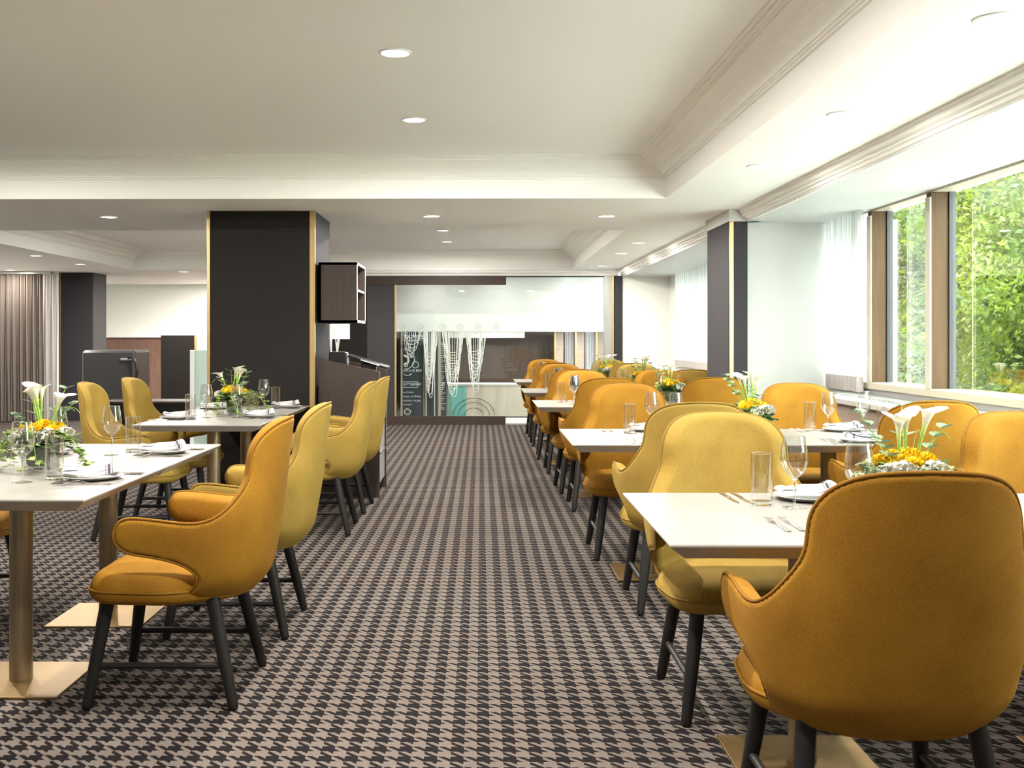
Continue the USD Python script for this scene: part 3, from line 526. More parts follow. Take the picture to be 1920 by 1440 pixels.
for a in ((G, -1.105, 4.005, '-x', 'ochre armchair at the near left table, closest to the aisle and camera', 0),
          (S, -1.085, 4.885, '-x', 'straw yellow armchair right behind the foremost ochre chair on the left', 0),
          (S, -1.115, 7.30, '-x', 'straw yellow armchair on the aisle side of the second left table, nearer one', 1),
          (S, -1.10, 8.20, '-x', 'straw yellow armchair on the aisle side of the second left table, by the service station', -1),
          (G, -2.44, 4.97, '+x', 'yellow armchair at the left picture edge, its seat showing under the near left table', 0),
          (S, -2.20, 7.12, '+x', 'yellow armchair left of the second left table, nearer the curtain', 2),
          (S, -2.19, 7.95, '+x', 'yellow armchair left of the second left table, next to the dark pillar', -2),
          (G, .968, 2.76, '+y', 'big ochre armchair in the right foreground seen from behind', 0),
          (S, .925, 3.865, '-y', 'straw yellow armchair facing the camera across the nearest right table', 0),
          (S, .985, 5.31, '+y', 'straw yellow armchair seen from behind, back to back with the nearest straw chair', 0),
          (G, .915, 6.55, '-y', 'ochre armchair facing the camera at the left end of the second right table', 0),
          (G, .93, 8.30, '+y', 'ochre armchair seen from behind at the left end of the third right table', 0),
          (G, .90, 9.26, '-y', 'ochre armchair facing the camera at the left end of the third right table', 2),
          (G, .88, 10.55, '+y', 'ochre armchair seen from behind at the left end of the fourth right table', 0),
          (G, .86, 11.75, '-y', 'ochre armchair facing the camera at the left end of the fourth right table', -2),
          (G, .86, 13.15, '+y', 'ochre armchair seen from behind at the last table before the partition', 0),
          (G, .86, 14.35, '-y', 'ochre armchair facing the camera at the last table before the partition', 1),
          (G, 2.07, 3.88, '-y', 'ochre armchair facing the camera at the right end of the nearest right table', 0),
          (G, 2.09, 5.42, '+y', 'brown-shaded ochre armchair seen from behind by the window ledge', 0),
          (G, 2.0, 6.60, '-y', 'ochre armchair facing the camera beside the window ledge at the second right table', 0),
          (G, 1.72, 8.42, '+y', 'ochre armchair seen from behind, in front of the slim grey pillar', 0),
          (G, 1.62, 9.6, '-y', 'ochre armchair behind the third flower bowl, next to the slim grey pillar', 0),
          (S, 1.93, 10.4, '+y', 'straw armchair seen from behind just left of the slim grey pillar', 0),
          (S, 1.72, 11.75, '-y', 'straw armchair facing the camera at the right end of the fourth right table', 0),
          (S, 1.72, 12.95, '+y', 'straw armchair seen from behind at the right end of the last table', 0),
          (S, 1.72, 14.4, '-y', 'straw armchair facing the camera at the right end of the last table', 0)): chair(*a)

# ================================================================== TABLES
ZT = .745
def table_top(w, d):
    i, h, l = .045, .044, .007; v = []
    for z, o in ((ZT, .003), (ZT - .003, 0), (ZT - l, 0), (ZT - h, i)):
        v += [(o, o, z), (w - o, o, z), (w - o, d - o, z), (o, d - o, z)]
    f = [(0, 1, 2), (0, 2, 3), (12, 14, 13), (12, 15, 14)]
    for k in range(3):
        for j in range(4):
            a, b = 4 * k + j, 4 * k + (j + 1) % 4; f += [(a, a + 4, b + 4), (a, b + 4, b)]
    f = np.array(f); v = np.array(v, float); tf = f[[0, 1]]; 
    m1 = (v[:12], np.array([t for t in f if max(t) < 12])); m2 = (v[8:], np.array([np.array(t) - 8 for t in f if min(t) >= 8]))
    return m1, m2
def table(x, y, w, d, label, group, rz=0.0):
    t = thing('dining_table', label, 'table', (x, y, 0), rz, group); a, b = table_top(w, d)
    tp = obj('tabletop', a, 'top', t, False); obj('bevelled_edge', b, 'edge', tp, False)
    cx_, cy_ = w / 2, d / 2 - .02
    obj('pedestal', xform(lathe([(.0415, .012), (.0415, ZT - .05)], 28), None, (cx_, cy_, 0)), 'post', t)
    obj('collar', xform(lathe([(.0005, ZT - .062), (.14, ZT - .062), (.14, ZT - .045), (.0005, ZT - .045)], 28), None, (cx_, cy_, 0)), 'black', t)
    obj('base_plate', box(cx_ - .212, cx_ + .212, cy_ - .212, cy_ + .212, .0005, .0115, .002), 'brass', t)
ord_r = ['nearest', 'second', 'third', 'fourth', 'last']
table(-2.115, 3.605, .80, .951, 'white square table in the left foreground, front half of the joined pair', 'left tables')
table(-2.115, 4.558, .80, .951, 'white square table in the left foreground, rear half of the joined pair', 'left tables')
table(-2.156, 6.715, .792, .985, 'white square table by the large dark pillar, front half of the second left pair', 'left tables')
table(-2.156, 7.702, .792, .985, 'white square table by the large dark pillar, rear half of the second left pair', 'left tables')
RT = [(.490, 2.835, .955), (.460, 5.505, .955), (.441, 8.53, .93), (.422, 10.76, .93), (.42, 13.38, .95)]
for k, (x, y, d) in enumerate(RT):
    table(x, y, .95, d, '%s white table in the right row, aisle half with its free corner' % ord_r[k], 'right tables')
    table(x + .953, y, .53 if k == 2 else .95, d, '%s white table in the right row, window half under the flowers' % ord_r[k], 'right tables')

# ================================================================== TABLEWARE
ZP = ZT + .0006
WINE = [(.0005, .0), (.037, .0), (.0375, .0012), (.030, .0025), (.010, .0055), (.0042, .010), (.0036, .030), (.0036, .075), (.0048, .086), (.010, .094), (.024, .106), (.036, .122), (.0425, .142), (.0430, .158), (.0400, .185), (.0355, .212), (.0338, .225)]
WINE_IN = [(.0330, .225), (.0347, .212), (.0392, .185), (.0422, .158), (.0416, .142), (.035, .123), (.023, .108), (.010, .0985), (.0005, .0965)]
TUMB = [(.0005, 0), (.031, 0), (.0335, .002), (.0345, .165)]; TUMB_IN = [(.0335, .165), (.0325, .016), (.0300, .013), (.0005, .012)]
def make_wine(label, loc):
    t = thing('wine_glass', label, 'wine glass', loc, 0.0, 'wine glasses on the tables')
    k = 9
    obj('bowl', lathe(WINE[k:] + WINE_IN, 40), 'glassware', t, True); obj('stem', lathe(WINE[5:k + 1], 16), 'solidglass', t, True); obj('foot', lathe(WINE[:6], 36), 'glassware', t, True)
    obj('rim', tube([(.0334 * math.cos(a), .0334 * math.sin(a), .225) for a in np.linspace(0, 2 * PI, 40)[:-1]], .0007, 5, closed=True), 'solidglass', t, True)
    return t
def make_tumbler(label, loc):
    t = thing('tumbler', label, 'water glass', loc, 0.0, 'tall water glasses on the tables')
    obj('wall', lathe([TUMB[2], TUMB[3]] + TUMB_IN[:2], 36), 'glassware', t, True); obj('thick_base', lathe(TUMB[:2] + [(.0322, .002), (.0318, .012), (.0005, .0125)], 36), 'solidglass', t, 40)
    obj('rim', tube([(.034 * math.cos(a), .034 * math.sin(a), .165) for a in np.linspace(0, 2 * PI, 40)[:-1]], .0008, 5, closed=True), 'solidglass', t, True)
    return t
def make_plate(label, loc):
    t = thing('side_plate', label, 'plate', loc, 0.0, 'side plates on the tables'); obj('dish', lathe([(.0005, .004), (.075, .004), (.085, .006), (.105, .014), (.114, .0165), (.116, .0150), (.106, .0105), (.085, .0015), (.070, 0.0), (.0005, 0.0)], 48), 'porcelain', t); return t
def napkin_mesh():
    L, W = .215, .105; u = np.linspace(-1, 1, 28); v = np.linspace(-1, 1, 14); U, V = np.meshgrid(u, v, indexing='ij')
    x = U * L / 2 * (1 - .04 * V ** 2); y = V * W / 2 * (1 + .12 * U); e = rnd((1 - np.abs(V)) * W / 2, .014) * rnd((1 - np.abs(U)) * L / 2, .02)
    base = .014 * U ** 2 + .0015; fold = .020 * np.clip((V + .2) * 4, 0, 1) * (.6 + .4 * U) + .004 * np.sin(5 * U + 3 * V)
    top = np.stack([x, y, base + .012 * e + fold * e], -1); bot = np.stack([x, y, base + 0 * e], -1)[:, ::-1]; return join(gridmesh(top), gridmesh(bot))
NAPK = napkin_mesh()
def make_napkin(label, loc, rz):
    t = thing('napkin', label, 'napkin', loc, rz, 'striped napkins on the side plates'); obj('cloth', NAPK, 'napkin', t, 60); return t
def bend(m, fz): v, f = m; v = v.copy(); v[:, 2] += np.array([fz(a) for a in v[:, 1]]); return v, f
def strip(w_of, y0, y1, n, t, x0=0.0):
    y = np.linspace(y0, y1, n); w = np.array([w_of(a) for a in y]); P = np.stack([np.column_stack([x0 - w, y, 0 * y]), np.column_stack([x0 - w * .6, y, 0 * y + t]), np.column_stack([x0 + w * .6, y, 0 * y + t]), np.column_stack([x0 + w, y, 0 * y]), np.column_stack([x0 - w, y, 0 * y])], 1)
    v, f = gridmesh(P); return join((v, f), (v[[0, 1, 2, 3]], np.array([[0, 1, 2], [0, 2, 3]])), (v[[-5, -4, -3, -2]], np.array([[0, 2, 1], [0, 3, 2]])))
def fz(y): return .0015 + .010 * math.exp(-((y - .03) / .035) ** 2) + .004 * max(0, -y / .1) * 0 + .006 * max(0, (y - .06) / .05)
FORK_H = bend(strip(lambda y: .0045 + .0035 * max(0, (-y - .02) / .08), -.105, .035, 14, .0022), fz)
FORK_T = bend(join(strip(lambda y: .0035 + .009 * min(1, max(0, (y - .033) / .016)), .033, .062, 7, .002), *[strip(lambda y: .0016 * (1 - .4 * max(0, (y - .06) / .045)), .060, .105, 8, .0018, x) for x in (-.0100, -.0034, .0034, .0100)]), fz)
KNIFE_H = strip(lambda y: .0055 + .0025 * max(0, (-y - .02) / .09), -.115, .005, 10, .005); KNIFE_B = strip(lambda y: .0085 * min(1, max(.15, (.115 - y) / .03)) ** .6, .003, .115, 14, .0016)
def make_fork(label, loc, rz):
    t = thing('fork', label, 'fork', loc, rz, 'steel forks on the tables'); obj('handle', FORK_H, 'steel', t, 40); obj('tines', FORK_T, 'steel', t, 40); return t
def make_knife(label, loc, rz):
    t = thing('knife', label, 'knife', loc, rz, 'steel knives on the tables'); obj('handle', KNIFE_H, 'steel', t, 40); obj('blade', KNIFE_B, 'steel', t, 40); return t
first = {}
def put(kind, maker, x, y, label, rz=None, z=ZP):
    loc = (x, y, z)
    if kind not in first: first[kind] = maker(label, loc) if rz is None else maker(label, loc, rz)
    else:
        r = dup(first[kind], loc, rz or 0.0, label)
def wine(x, y, l): put('w', make_wine, x, y, l)
def tumbler(x, y, l): put('t', make_tumbler, x, y, l)
def plate(x, y, l): put('p', make_plate, x, y, l)
def napkin(x, y, rz, l): put('n', make_napkin, x, y, l, rz, ZP + .0165)
def fork(x, y, rz, l): put('f', make_fork, x, y, l, rz, ZP)
def knife(x, y, rz, l): put('k', make_knife, x, y, l, rz, ZP)
# left tables: sitters on the aisle side look to -x (their forks lie towards the camera)
def side_setting(px, py, face, where, nap=0.0, cut=True):
    s = 1 if face == '-x' else -1                 # s = +1: sitter at larger x
    plate(px, py, 'white side plate under a napkin, ' + where); napkin(px - .01 * s, py + .01, nap, 'folded white napkin with dark stripes, ' + where)
    if cut:
        for k, o in enumerate((.145, .178)): fork(px + .02 * s, py - s * o, 90 * s + 4 * k, '%s fork beside the plate, %s' % (('inner', 'outer')[k], where))
        for k, o in enumerate((.135, .165)): knife(px + .03 * s, py + s * o, 90 * s - 3 * k, '%s knife beside the plate, %s' % (('inner', 'outer')[k], where))
side_setting(-1.475, 4.14, '-x', 'before the foremost ochre chair', 20); side_setting(-1.475, 5.08, '-x', 'before the second aisle chair on the left', 25)
side_setting(-2.00, 5.02, '+x', 'at the left picture edge behind the flowers', 8, False)
side_setting(-1.50, 7.40, '-x', 'second left table, nearer aisle place', 10); side_setting(-1.50, 8.42, '-x', 'second left table, aisle place by the pillar', 10)
side_setting(-2.02, 7.25, '+x', 'second left table, nearer curtain place', 15); side_setting(-2.03, 8.25, '+x', 'second left table, curtain place by the pillar', 10)
wine(-1.698, 4.03, 'stemmed wine glass in the left foreground, nearest the picture edge'); tumbler(-1.615, 4.123, 'tall water glass in the left foreground before the flower bowl')
wine(-1.684, 4.973, 'stemmed wine glass on the near left table, right of the flower bowl'); tumbler(-1.634, 5.12, 'tall water glass beside the second wine glass on the near left table')
wine(-1.905, 4.90, 'stemmed wine glass half hidden behind the flowers on the near left table')
tumbler(-1.911, 7.17, 'tall water glass at the left end of the second left table'); wine(-1.842, 7.315, 'stemmed wine glass left of the flowers on the second left table')
wine(-1.635, 7.317, 'stemmed wine glass in front of the flowers on the second left table'); tumbler(-1.566, 7.50, 'tall water glass right of the flowers on the second left table')
wine(-1.631, 8.2, 'stemmed wine glass before the dark pillar, rear of the second left table'); tumbler(-1.555, 8.263, 'tall water glass before the dark pillar, rear of the second left table')
# right tables: far sitters look to -y, near sitters to +y
def end_setting(px, y0, d, far, where, forks=True, knives=True, show=True):
    s = -1 if far else 1; yy = (y0 + d - .15) if far else (y0 + .15)
    if show: plate(px, yy, 'white side plate under a napkin, ' + where); napkin(px, yy, 6 if far else 186, 'folded white napkin with dark stripes, ' + where)
    if forks:
        for k, o in enumerate((.135, .172)): fork(px - s * o, yy - .01, (0 if not far else 180) + 3, '%s fork, %s' % (('inner', 'outer')[k], where))
    if knives:
        for k, o in enumerate((.215, .255)): knife(px + s * o, yy + .02, (0 if not far else 180) + 2, '%s knife, %s' % (('inner', 'outer')[k], where))
end_setting(1.085, 2.835, .955, True, 'far place of the nearest right table'); 
for k, (fx, fy) in enumerate(((.848, 3.13), (.890, 3.14))): fork(fx, fy, 2, '%s of two forks standing free before the big ochre chair' % ('left', 'right')[k])
plate(1.075, 3.10, 'white side plate hidden behind the big ochre chair'); napkin(1.06, 3.12, 170, 'folded napkin peeping out beside the big ochre chair')
tumbler(.901, 3.523, 'tall water glass on the nearest right table'); wine(.985, 3.45, 'stemmed wine glass right of the water glass on the nearest right table'); wine(1.12, 3.25, 'large stemmed wine glass beside the nearest flower bowl on the right')
tumbler(1.20, 3.15, 'water glass in front of the nearest flower bowl on the right')
for k, (x, y, d) in enumerate(RT[1:], 1):
    nm = ord_r[k]
    end_setting(x + .50, y, d, True, 'far aisle place of the %s right table' % nm); end_setting(x + .48, y, d, False, 'near aisle place of the %s right table' % nm, knives=False)
    if k < 2:
        end_setting(x + 1.62, y, d, True, 'far window place of the %s right table' % nm); end_setting(x + 1.50, y, d, False, 'near window place of the %s right table' % nm, knives=False)
tumbler(.835, 6.147, 'tall water glass on the second right table, aisle side'); wine(.977, 6.27, 'stemmed wine glass on the second right table, aisle side'); wine(1.102, 6.20, 'stemmed wine glass just left of the second flower bowl on the right')
tumbler(1.898, 6.335, 'tall water glass on the second right table, window side'); wine(1.988, 6.28, 'stemmed wine glass on the second right table, before the ochre chair by the ledge'); wine(2.222, 6.375, 'stemmed wine glass rightmost on the second right table'); tumbler(2.33, 6.36, 'tall water glass rightmost on the second right table')
for k, (dx, dy) in ((2, (.26, .56)), (3, (.30, .55)), (4, (.28, .55))):
    x, y, d = RT[k]; nm = ord_r[k]
    wine(x + dx + .055, y + .36, 'front wine glass on the aisle half of the %s right table' % nm); wine(x + dx + .09, y + dy + .1, 'rear wine glass on the aisle half of the %s right table' % nm); tumbler(x + dx - .03, y + dy, 'water glass on the aisle half of the %s right table' % nm)
    wine(x + 1.03, y + .5, 'wine glass on the window half of the %s right table' % nm); tumbler(x + 1.40, y + .34, 'water glass on the window half of the %s right table' % nm)

# ================================================================== FLOWERS
def petal(c, dirv, up, L, W, cup, curl=0.0, nu=5, nv=4):
    d = np.asarray(dirv, float); d /= np.linalg.norm(d); s = np.cross(d, up); s /= max(np.linalg.norm(s), 1e-6); n = np.cross(s, d)
    u = np.linspace(0, 1, nu)[:, None]; v = np.linspace(-1, 1, nv)[None, :]; w = W * np.sin(PI * np.clip(u * .85 + .10, 0, 1)) ** .7
    return gridmesh(np.asarray(c, float) + d * (u * L)[..., None] + s * (v * w)[..., None] + n * (cup * W * v ** 2 + curl * L * u ** 2)[..., None])
def ivy_leaf(c, dirv, up, s):
    d = np.asarray(dirv, float); d /= np.linalg.norm(d); a = np.cross(d, up); a /= max(np.linalg.norm(a), 1e-6); n = np.cross(a, d)
    o = [(0, 0), (.35, -.12), (.75, .12), (.48, .38), (.62, .70), (.28, .66), (0, 1.15), (-.28, .66), (-.62, .70), (-.48, .38), (-.75, .12), (-.35, -.12)]
    P = [np.asarray(c) + s * (x * a + y * d + (.14 * abs(x) - .10 * y * y) * n) for x, y in [(0, .35)] + o]
    return np.array(P), np.array([(0, i, i % 12 + 1) for i in range(1, 13)])
def calla(base, top, lean, s, r_):
    base = np.asarray(base, float); top = np.asarray(top, float); t = np.linspace(0, 1, 8)[:, None]; mid = (base + top) / 2 + lean; st = (1 - t) ** 2 * base + 2 * t * (1 - t) * mid + t * t * top
    ax = st[-1] - st[-2]; ax /= np.linalg.norm(ax); a0 = r_.uniform(0, 2 * PI) if not hasattr(s, '__len__') else s[1]; s = s if not hasattr(s, '__len__') else s[0]
    e1 = np.cross(ax, [math.sin(a0), -math.cos(a0), .01]); e1 /= np.linalg.norm(e1); e2 = np.cross(ax, e1); rows, tone = [], []
    for u in np.linspace(0, 1, 12):
        row = []
        for v in np.linspace(0, 2 * PI, 21):
            tip = max(0, math.cos(v)); rr = s * (.10 + .30 * u ** 2.2 + (.12 + .32 * tip ** 3) * u ** 7); h = s * 1.35 * u * (1 + .18 * tip ** 2 * u - .10 * (1 - tip) * u) - s * .12 * u ** 12
            row.append(top + ax * h + rr * (math.cos(v) * e1 + math.sin(v) * e2)); tone.append(u)
        rows.append(row)
    return tube(st, .0042 + .001 * t[:, 0], 8), gridmesh(np.array(rows)), tone, tube([top + ax * s * .3, top + ax * s * .9], [.004, .003], 6)
def flowers(loc, label, callas, seed, rz=0.0, spread=.15, tall=1.0):
    r_ = random.Random(seed); rs = np.random.RandomState(seed); t = thing('flower_arrangement', label, 'flowers', (loc[0], loc[1], ZP), rz, 'flower bowls on the tables')
    ho = .10; b = .055
    o = [(-b, -b), (b, -b), (b, b), (-b, b)]
    va = obj('glass_vase', join(*[box(*q) for q in ((-b, b, -b, -b + .005, .004, ho), (-b, b, b - .005, b, .004, ho), (-b, -b + .005, -b + .005, b - .005, .004, ho), (b - .005, b, -b + .005, b - .005, .004, ho), (-b, b, -b, b, 0, .012))]), 'glassware', t, False)
    obj('leaf_lining', box(-b + .008, b - .008, -b + .008, b - .008, .014, ho + .012, .01), 'darkleaf', t)
    for i, (bx, by, tx, ty, tz, s, ang) in enumerate(callas):
        st, fl, tone, sp = calla((bx, by, ho), (tx, ty, tz * tall), np.array([0, 0, .02]), (s, ang), r_)
        g = obj('calla_lily', fl, 'calla', t, True); UsdGeom.PrimvarsAPI(g).CreatePrimvar('tone', Sdf.ValueTypeNames.FloatArray, 'vertex').Set(Vt.FloatArray([float(a) for a in tone])) if False else None
        gp = stage.GetPrimAtPath(g.GetPath()); UsdGeom.PrimvarsAPI(gp).CreatePrimvar('tone', Sdf.ValueTypeNames.FloatArray, 'vertex').Set(Vt.FloatArray([float(a) for a in tone]))
        obj('stem', st, 'stem', g, True); obj('spadix', sp, 'yellowf', g, True)
    for i in range(11):                                             # yellow chrysanthemum heads, clustered on one side
        a = i / 11 * 2 * PI; rad = (.016, .052, .082)[i % 3]; c = np.array([rad * math.cos(a) + .008, rad * math.sin(a) * .8, .168 + r_.uniform(-.008, .010) - .25 * rad]); ms = []
        for k in range(46):
            z_ = 1 - k / 46 * 1.15; ph = k * 2.39996; q = math.sqrt(max(0, 1 - z_ * z_)); d = np.array([q * math.cos(ph), q * math.sin(ph), z_]); ms.append(petal(c + d * .004, d + [0, 0, .15], (d[1], -d[0], .3), .031, .0105, .5, .0, 4, 3))
        obj('yellow_flower', join(*ms), 'yellowf', t, True)
    for i in range(6):                                             # white roses, low on the camera side
        a = -2.5 + i * .52 + r_.uniform(-.1, .1); c = np.array([.092 * math.cos(a), .092 * math.sin(a), .122 + .012 * (i % 2)]); ms = []
        for k in range(16):
            ph = k * 2.39996; q = .15 + .85 * k / 15; d = np.array([q * math.cos(ph) + .35 * math.cos(a), q * math.sin(ph) + .35 * math.sin(a), 1.25 - .75 * k / 15]); ms.append(petal(c, d, (-math.sin(ph), math.cos(ph), .2),   .034 + .012 * k / 15, .020, -.5, -.12, 5, 5))
        obj('white_rose', join(*ms), 'whitef', t, True)
    for i in range(15):                                             # broad dark leaves filling the middle
        a = i / 15 * 4 * PI + r_.uniform(-.2, .2); d = (math.cos(a), math.sin(a), r_.uniform(.1, .8)); obj('broad_leaf', petal((.02 * d[0], .02 * d[1], .088), d, (0, 0, 1), r_.uniform(.09, .14), r_.uniform(.026, .040), .25, -.25, 8, 5), 'darkleaf', t, True)
    for i in range(4):                                             # eucalyptus sprays
        a = (2.3, .35, 1.4, 3.6)[i] + r_.uniform(-.25, .25); h = (.20, .16, .22, .12)[i] * tall; p0 = np.array([.03 * math.cos(a), .03 * math.sin(a), ho]); p1 = p0 + [h * .55 * math.cos(a), h * .55 * math.sin(a), h]
        st = np.array([p0 + (p1 - p0) * u + [0, 0, .02 * math.sin(PI * u)] for u in np.linspace(0, 1, 9)]); g = obj('eucalyptus_spray', tube(st, .0018, 5), 'stem', t, True)
        for k in range(2, 9, 2):
            for sd in (-1, 1):
                d = np.array([math.cos(a + sd * 1.3), math.sin(a + sd * 1.3), .45]); obj('leaf', petal(st[k], d, (0, 0, 1), .042, .017, .15, -.1, 6, 4), 'euca', g, True)
    ms = []; vines = []
    for i in range(15):                                            # trailing variegated ivy
        a = r_.uniform(0, 2 * PI); L = r_.uniform(.8, 1.15) * spread; p = []
        for u in np.linspace(0, 1, 7): p.append((.045 * math.cos(a) + L * u * math.cos(a + .5 * u), .045 * math.sin(a) + L * u * math.sin(a + .5 * u), max(.008, .125 + .05 * math.sin(2.6 * u) - .14 * u * u * r_.uniform(.7, 1.2))))
        vines.append(tube(p, .0013, 4))
        for k in range(1, 7):
            for q in range(4):
                ph = r_.uniform(0, 2 * PI); c = np.array(p[k]) + rs.normal(0, .010, 3); c[2] = max(.012, c[2]); ms.append(ivy_leaf(c, (math.cos(ph), math.sin(ph), r_.uniform(-.3, .5)), (r_.uniform(-.4, .4), r_.uniform(-.4, .4), 1), r_.uniform(.017, .028)))
    g = obj('ivy', join(*ms), 'ivy', t, False, kind='stuff'); obj('vine', join(*vines), 'stem', t, True)
    cu = [tube([(.04 * math.cos(a) + .11 * u * math.cos(a), .04 * math.sin(a) + .11 * u * math.sin(a), .12 + .13 * math.sin(2.2 * u)) for u in np.linspace(0, 1, 10)], .0012, 4) for a in (.2, .9)]
    obj('tendril', join(*cu), 'stem', t, True)
CA = [(.0, .01, -.035, .02, .255, .062, 1.7), (.01, -.01, -.012, -.01, .262, .070, 2.6), (.02, .0, .062, -.01, .235, .066, .2), (-.01, .02, -.02, .05, .27, .055, .9)]
CB = [(-.02, 0, -.025, -.01, .225, .060, 2.7), (0, .01, -.002, .0, .235, .062, .5), (.02, .0, .045, -.012, .245, .066, .1)]
flowers((-1.80, 4.46), 'low flower bowl with three tall calla lilies and ivy on the near left table', CA, 11, 0, .17, 1.0)
flowers((-1.745, 7.68), 'flower bowl with ivy and pale callas on the second left table before the pillar', CA, 23, 200, .19, .95)
flowers((1.285, 3.32), 'flower bowl with two arching calla lilies behind the big ochre chair', CB, 37, 0, .13, 1.0)
flowers((1.49, 6.05), 'flower bowl with white roses on the second right table', CA, 41, 60, .13, 1.0)
flowers((1.55, 9.02), 'flower bowl with a dense white rose skirt on the third right table', CB, 53, 100, .13, 1.0)
flowers((1.66, 11.25), 'flower bowl on the fourth right table between straw chairs', CA, 67, 150, .13, 1.0)
flowers((1.61, 13.9), 'small far flower bowl on the last right table by the partition', CB, 71, 20, .13, 1.0)

# ================================================================== SERVICE STATION
st_ = thing('service_station', 'dark wood service station with a sloping side panel and drawers beside the large pillar', 'cabinet', (0, 0, 0))
ya, yb, xa, xb = 8.765, 9.40, -1.305, -.815
def sloped(y0, y1, m='darkwood'):
    P = [(xa, 0), (xb, 0), (xb, 1.012), (xa, 1.115)]; v = [(x, y, z) for y in (y0, y1) for x, z in P]; return hull(v)
obj('side_panel', sloped(ya, ya + .022), 'darkwood', st_, False); obj('side_panel', sloped(yb - .022, yb), 'darkwood', st_, False)
obj('carcass', box(xa, xb - .035, ya + .022, yb - .022, .06, .90), 'darkwood', st_, False); obj('worktop', box(xa, xb - .01, ya + .022, yb - .022, .90, .925), 'black', st_, False)
for k, (a, b) in enumerate(((.10, .36), (.37, .63), (.64, .88))):
    d_ = obj('drawer', box(xb - .035, xb - .012, ya + .03, yb - .03, a, b, .002), 'grey', st_); obj('pull', box(xb - .012, xb + .004, ya + .05, yb - .05, b - .02, b - .006), 'steel', d_, False)
obj('edge_strip', join(box(xb - .002, xb + .004, yb - .022, yb, .0, 1.012), box(xb - .002, xb + .004, ya, ya + .02, .95, 1.012)), 'steel', st_, False)
wc = thing('wall_cabinet', 'open dark wood wall cabinet hanging above the service station', 'cabinet', (0, 0, 0))
zA, zB, xc = 1.404, 1.888, -.998
obj('front_panel', box(xa, xc, ya, ya + .02, zA, zB), 'darkwood', wc, False); obj('back_panel', box(xa, xc, yb - .02, yb, zA, zB), 'darkwood', wc, False); obj('top_panel', box(xa, xc, ya, yb, zB - .02, zB), 'darkwood', wc, False); obj('bottom_panel', box(xa, xc, ya, yb, zA, zA + .02), 'darkwood', wc, False); obj('inner_panel', box(xa, xa + .02, ya, yb, zA, zB), 'darkwood', wc, False)
obj('shelf', box(xa + .02, xc - .01, ya + .02, yb - .02, 1.66, 1.678), 'brownwood', wc, False)
obj('edge_strip', join(box(xc, xc + .004, ya, ya + .02, zA, zB), box(xc, xc + .004, yb - .02, yb, zA, zB), box(xc, xc + .004, ya, yb, zB - .018, zB), box(xc, xc + .004, ya, yb, zA, zA + .022), box(xc - .012, xc - .006, ya + .02, yb - .02, 1.66, 1.678)), 'white', wc, False)
po = thing('pos_terminal', 'black tilted touch screen terminal on the service station', 'terminal', (-.93, 9.08, .925))
scr = xform(box(-.17, .17, -.12, .12, -.012, .012, .006), ry(.30), (0, 0, .16)); obj('screen', scr, 'black', po); obj('display', xform(box(-.15, .15, -.10, .10, .0125, .0135), ry(.30), (0, 0, .16)), 'screen_e', po, False)
obj('stand', box(-.06, .06, -.06, .06, .012, .15, .01), 'black', po); obj('base', box(-.12, .12, -.09, .09, 0, .014, .004), 'black', po); obj('label_strip', xform(box(-.06, .10, -.1215, -.1195, -.004, .004), ry(.30), (0, 0, .16)), 'white', po, False)
pr = thing('receipt_printer', 'small black box printer on the service station beside the pillar', 'printer', (-1.18, 9.05, .925)); obj('body', box(-.07, .07, -.09, .09, 0, .24, .008), 'black', pr); obj('paper_slot', box(-.05, .05, -.02, .0, .239, .243), 'grey', pr, False); obj('paper_tray', box(.072, .078, -.06, .06, .03, .23), 'steel', pr, False)

# ================================================================== FAR LEFT: curtain, cabinets, lamp
def drape(x0, x1, y, z0, z1, folds, amp, seed):
    r_ = np.random.RandomState(seed); u = np.linspace(0, 1, folds * 10); ph = np.cumsum(1 + .5 * r_.randn(len(u)) * .6) / len(u) * folds * 2 * PI; rows = []
    for k, z in enumerate(np.linspace(z1, z0, 9)):
        g = .75 + .45 * k / 8; rows.append(np.column_stack([x0 + (x1 - x0) * u + .018 * np.sin(ph * .5 + k * .12), y + amp * g * np.sin(ph + .25 * math.sin(k * .5)), np.full(len(u), z)]))
    return gridmesh(np.array(rows))
cu = thing('curtain', 'floor-length taupe pleated curtain at the far left', 'curtain', (0, 0, 0))
obj('drape', drape(-7.47, -6.64, 16.55, .02, 2.255, 17, .035, 3), 'drape', cu, True); obj('lining_edge', drape(-6.66, -6.42, 16.52, .02, 2.255, 5, .02, 4), 'drape2', cu, True); obj('track', box(-7.48, -6.52, 16.5, 16.6, 2.255, 2.285), 'grey', cu, False)
cb = thing('dark_cabinet', 'low glossy dark grey cabinet with a curved bar handle beyond the left tables', 'cabinet', (0, 0, 0))
obj('body', box(-4.95, -4.28, 13.5, 14.1, 0, 1.13, .03), 'gloss', cb); obj('door_leaf', box(-4.93, -4.30, 13.47, 13.50, .06, 1.11, .01), 'gloss', cb)
obj('handle', tube(spline([(-4.36, 13.46, 1.03), (-4.28, 13.40, 1.035), (-4.235, 13.38, .95), (-4.23, 13.38, .82), (-4.27, 13.40, .72)], 24), .016, 8), 'black', cb); obj('latch', box(-4.45, -4.30, 13.44, 13.47, 1.005, 1.035, .004), 'grey', cb)
bp = thing('black_partition', 'low black partition with a gold edge in front of the wood dado', 'partition', (0, 0, 0)); obj('panel', box(-5.05, -4.52, 17.2, 17.6, 0, 1.325), 'espresso', bp, False); obj('gold_edge', box(-4.52, -4.495, 17.19, 17.25, 0, 1.325), 'gold', bp, False); obj('return_panel', box(-4.495, -4.36, 17.25, 17.6, 0, 1.325), 'wall', bp, False)
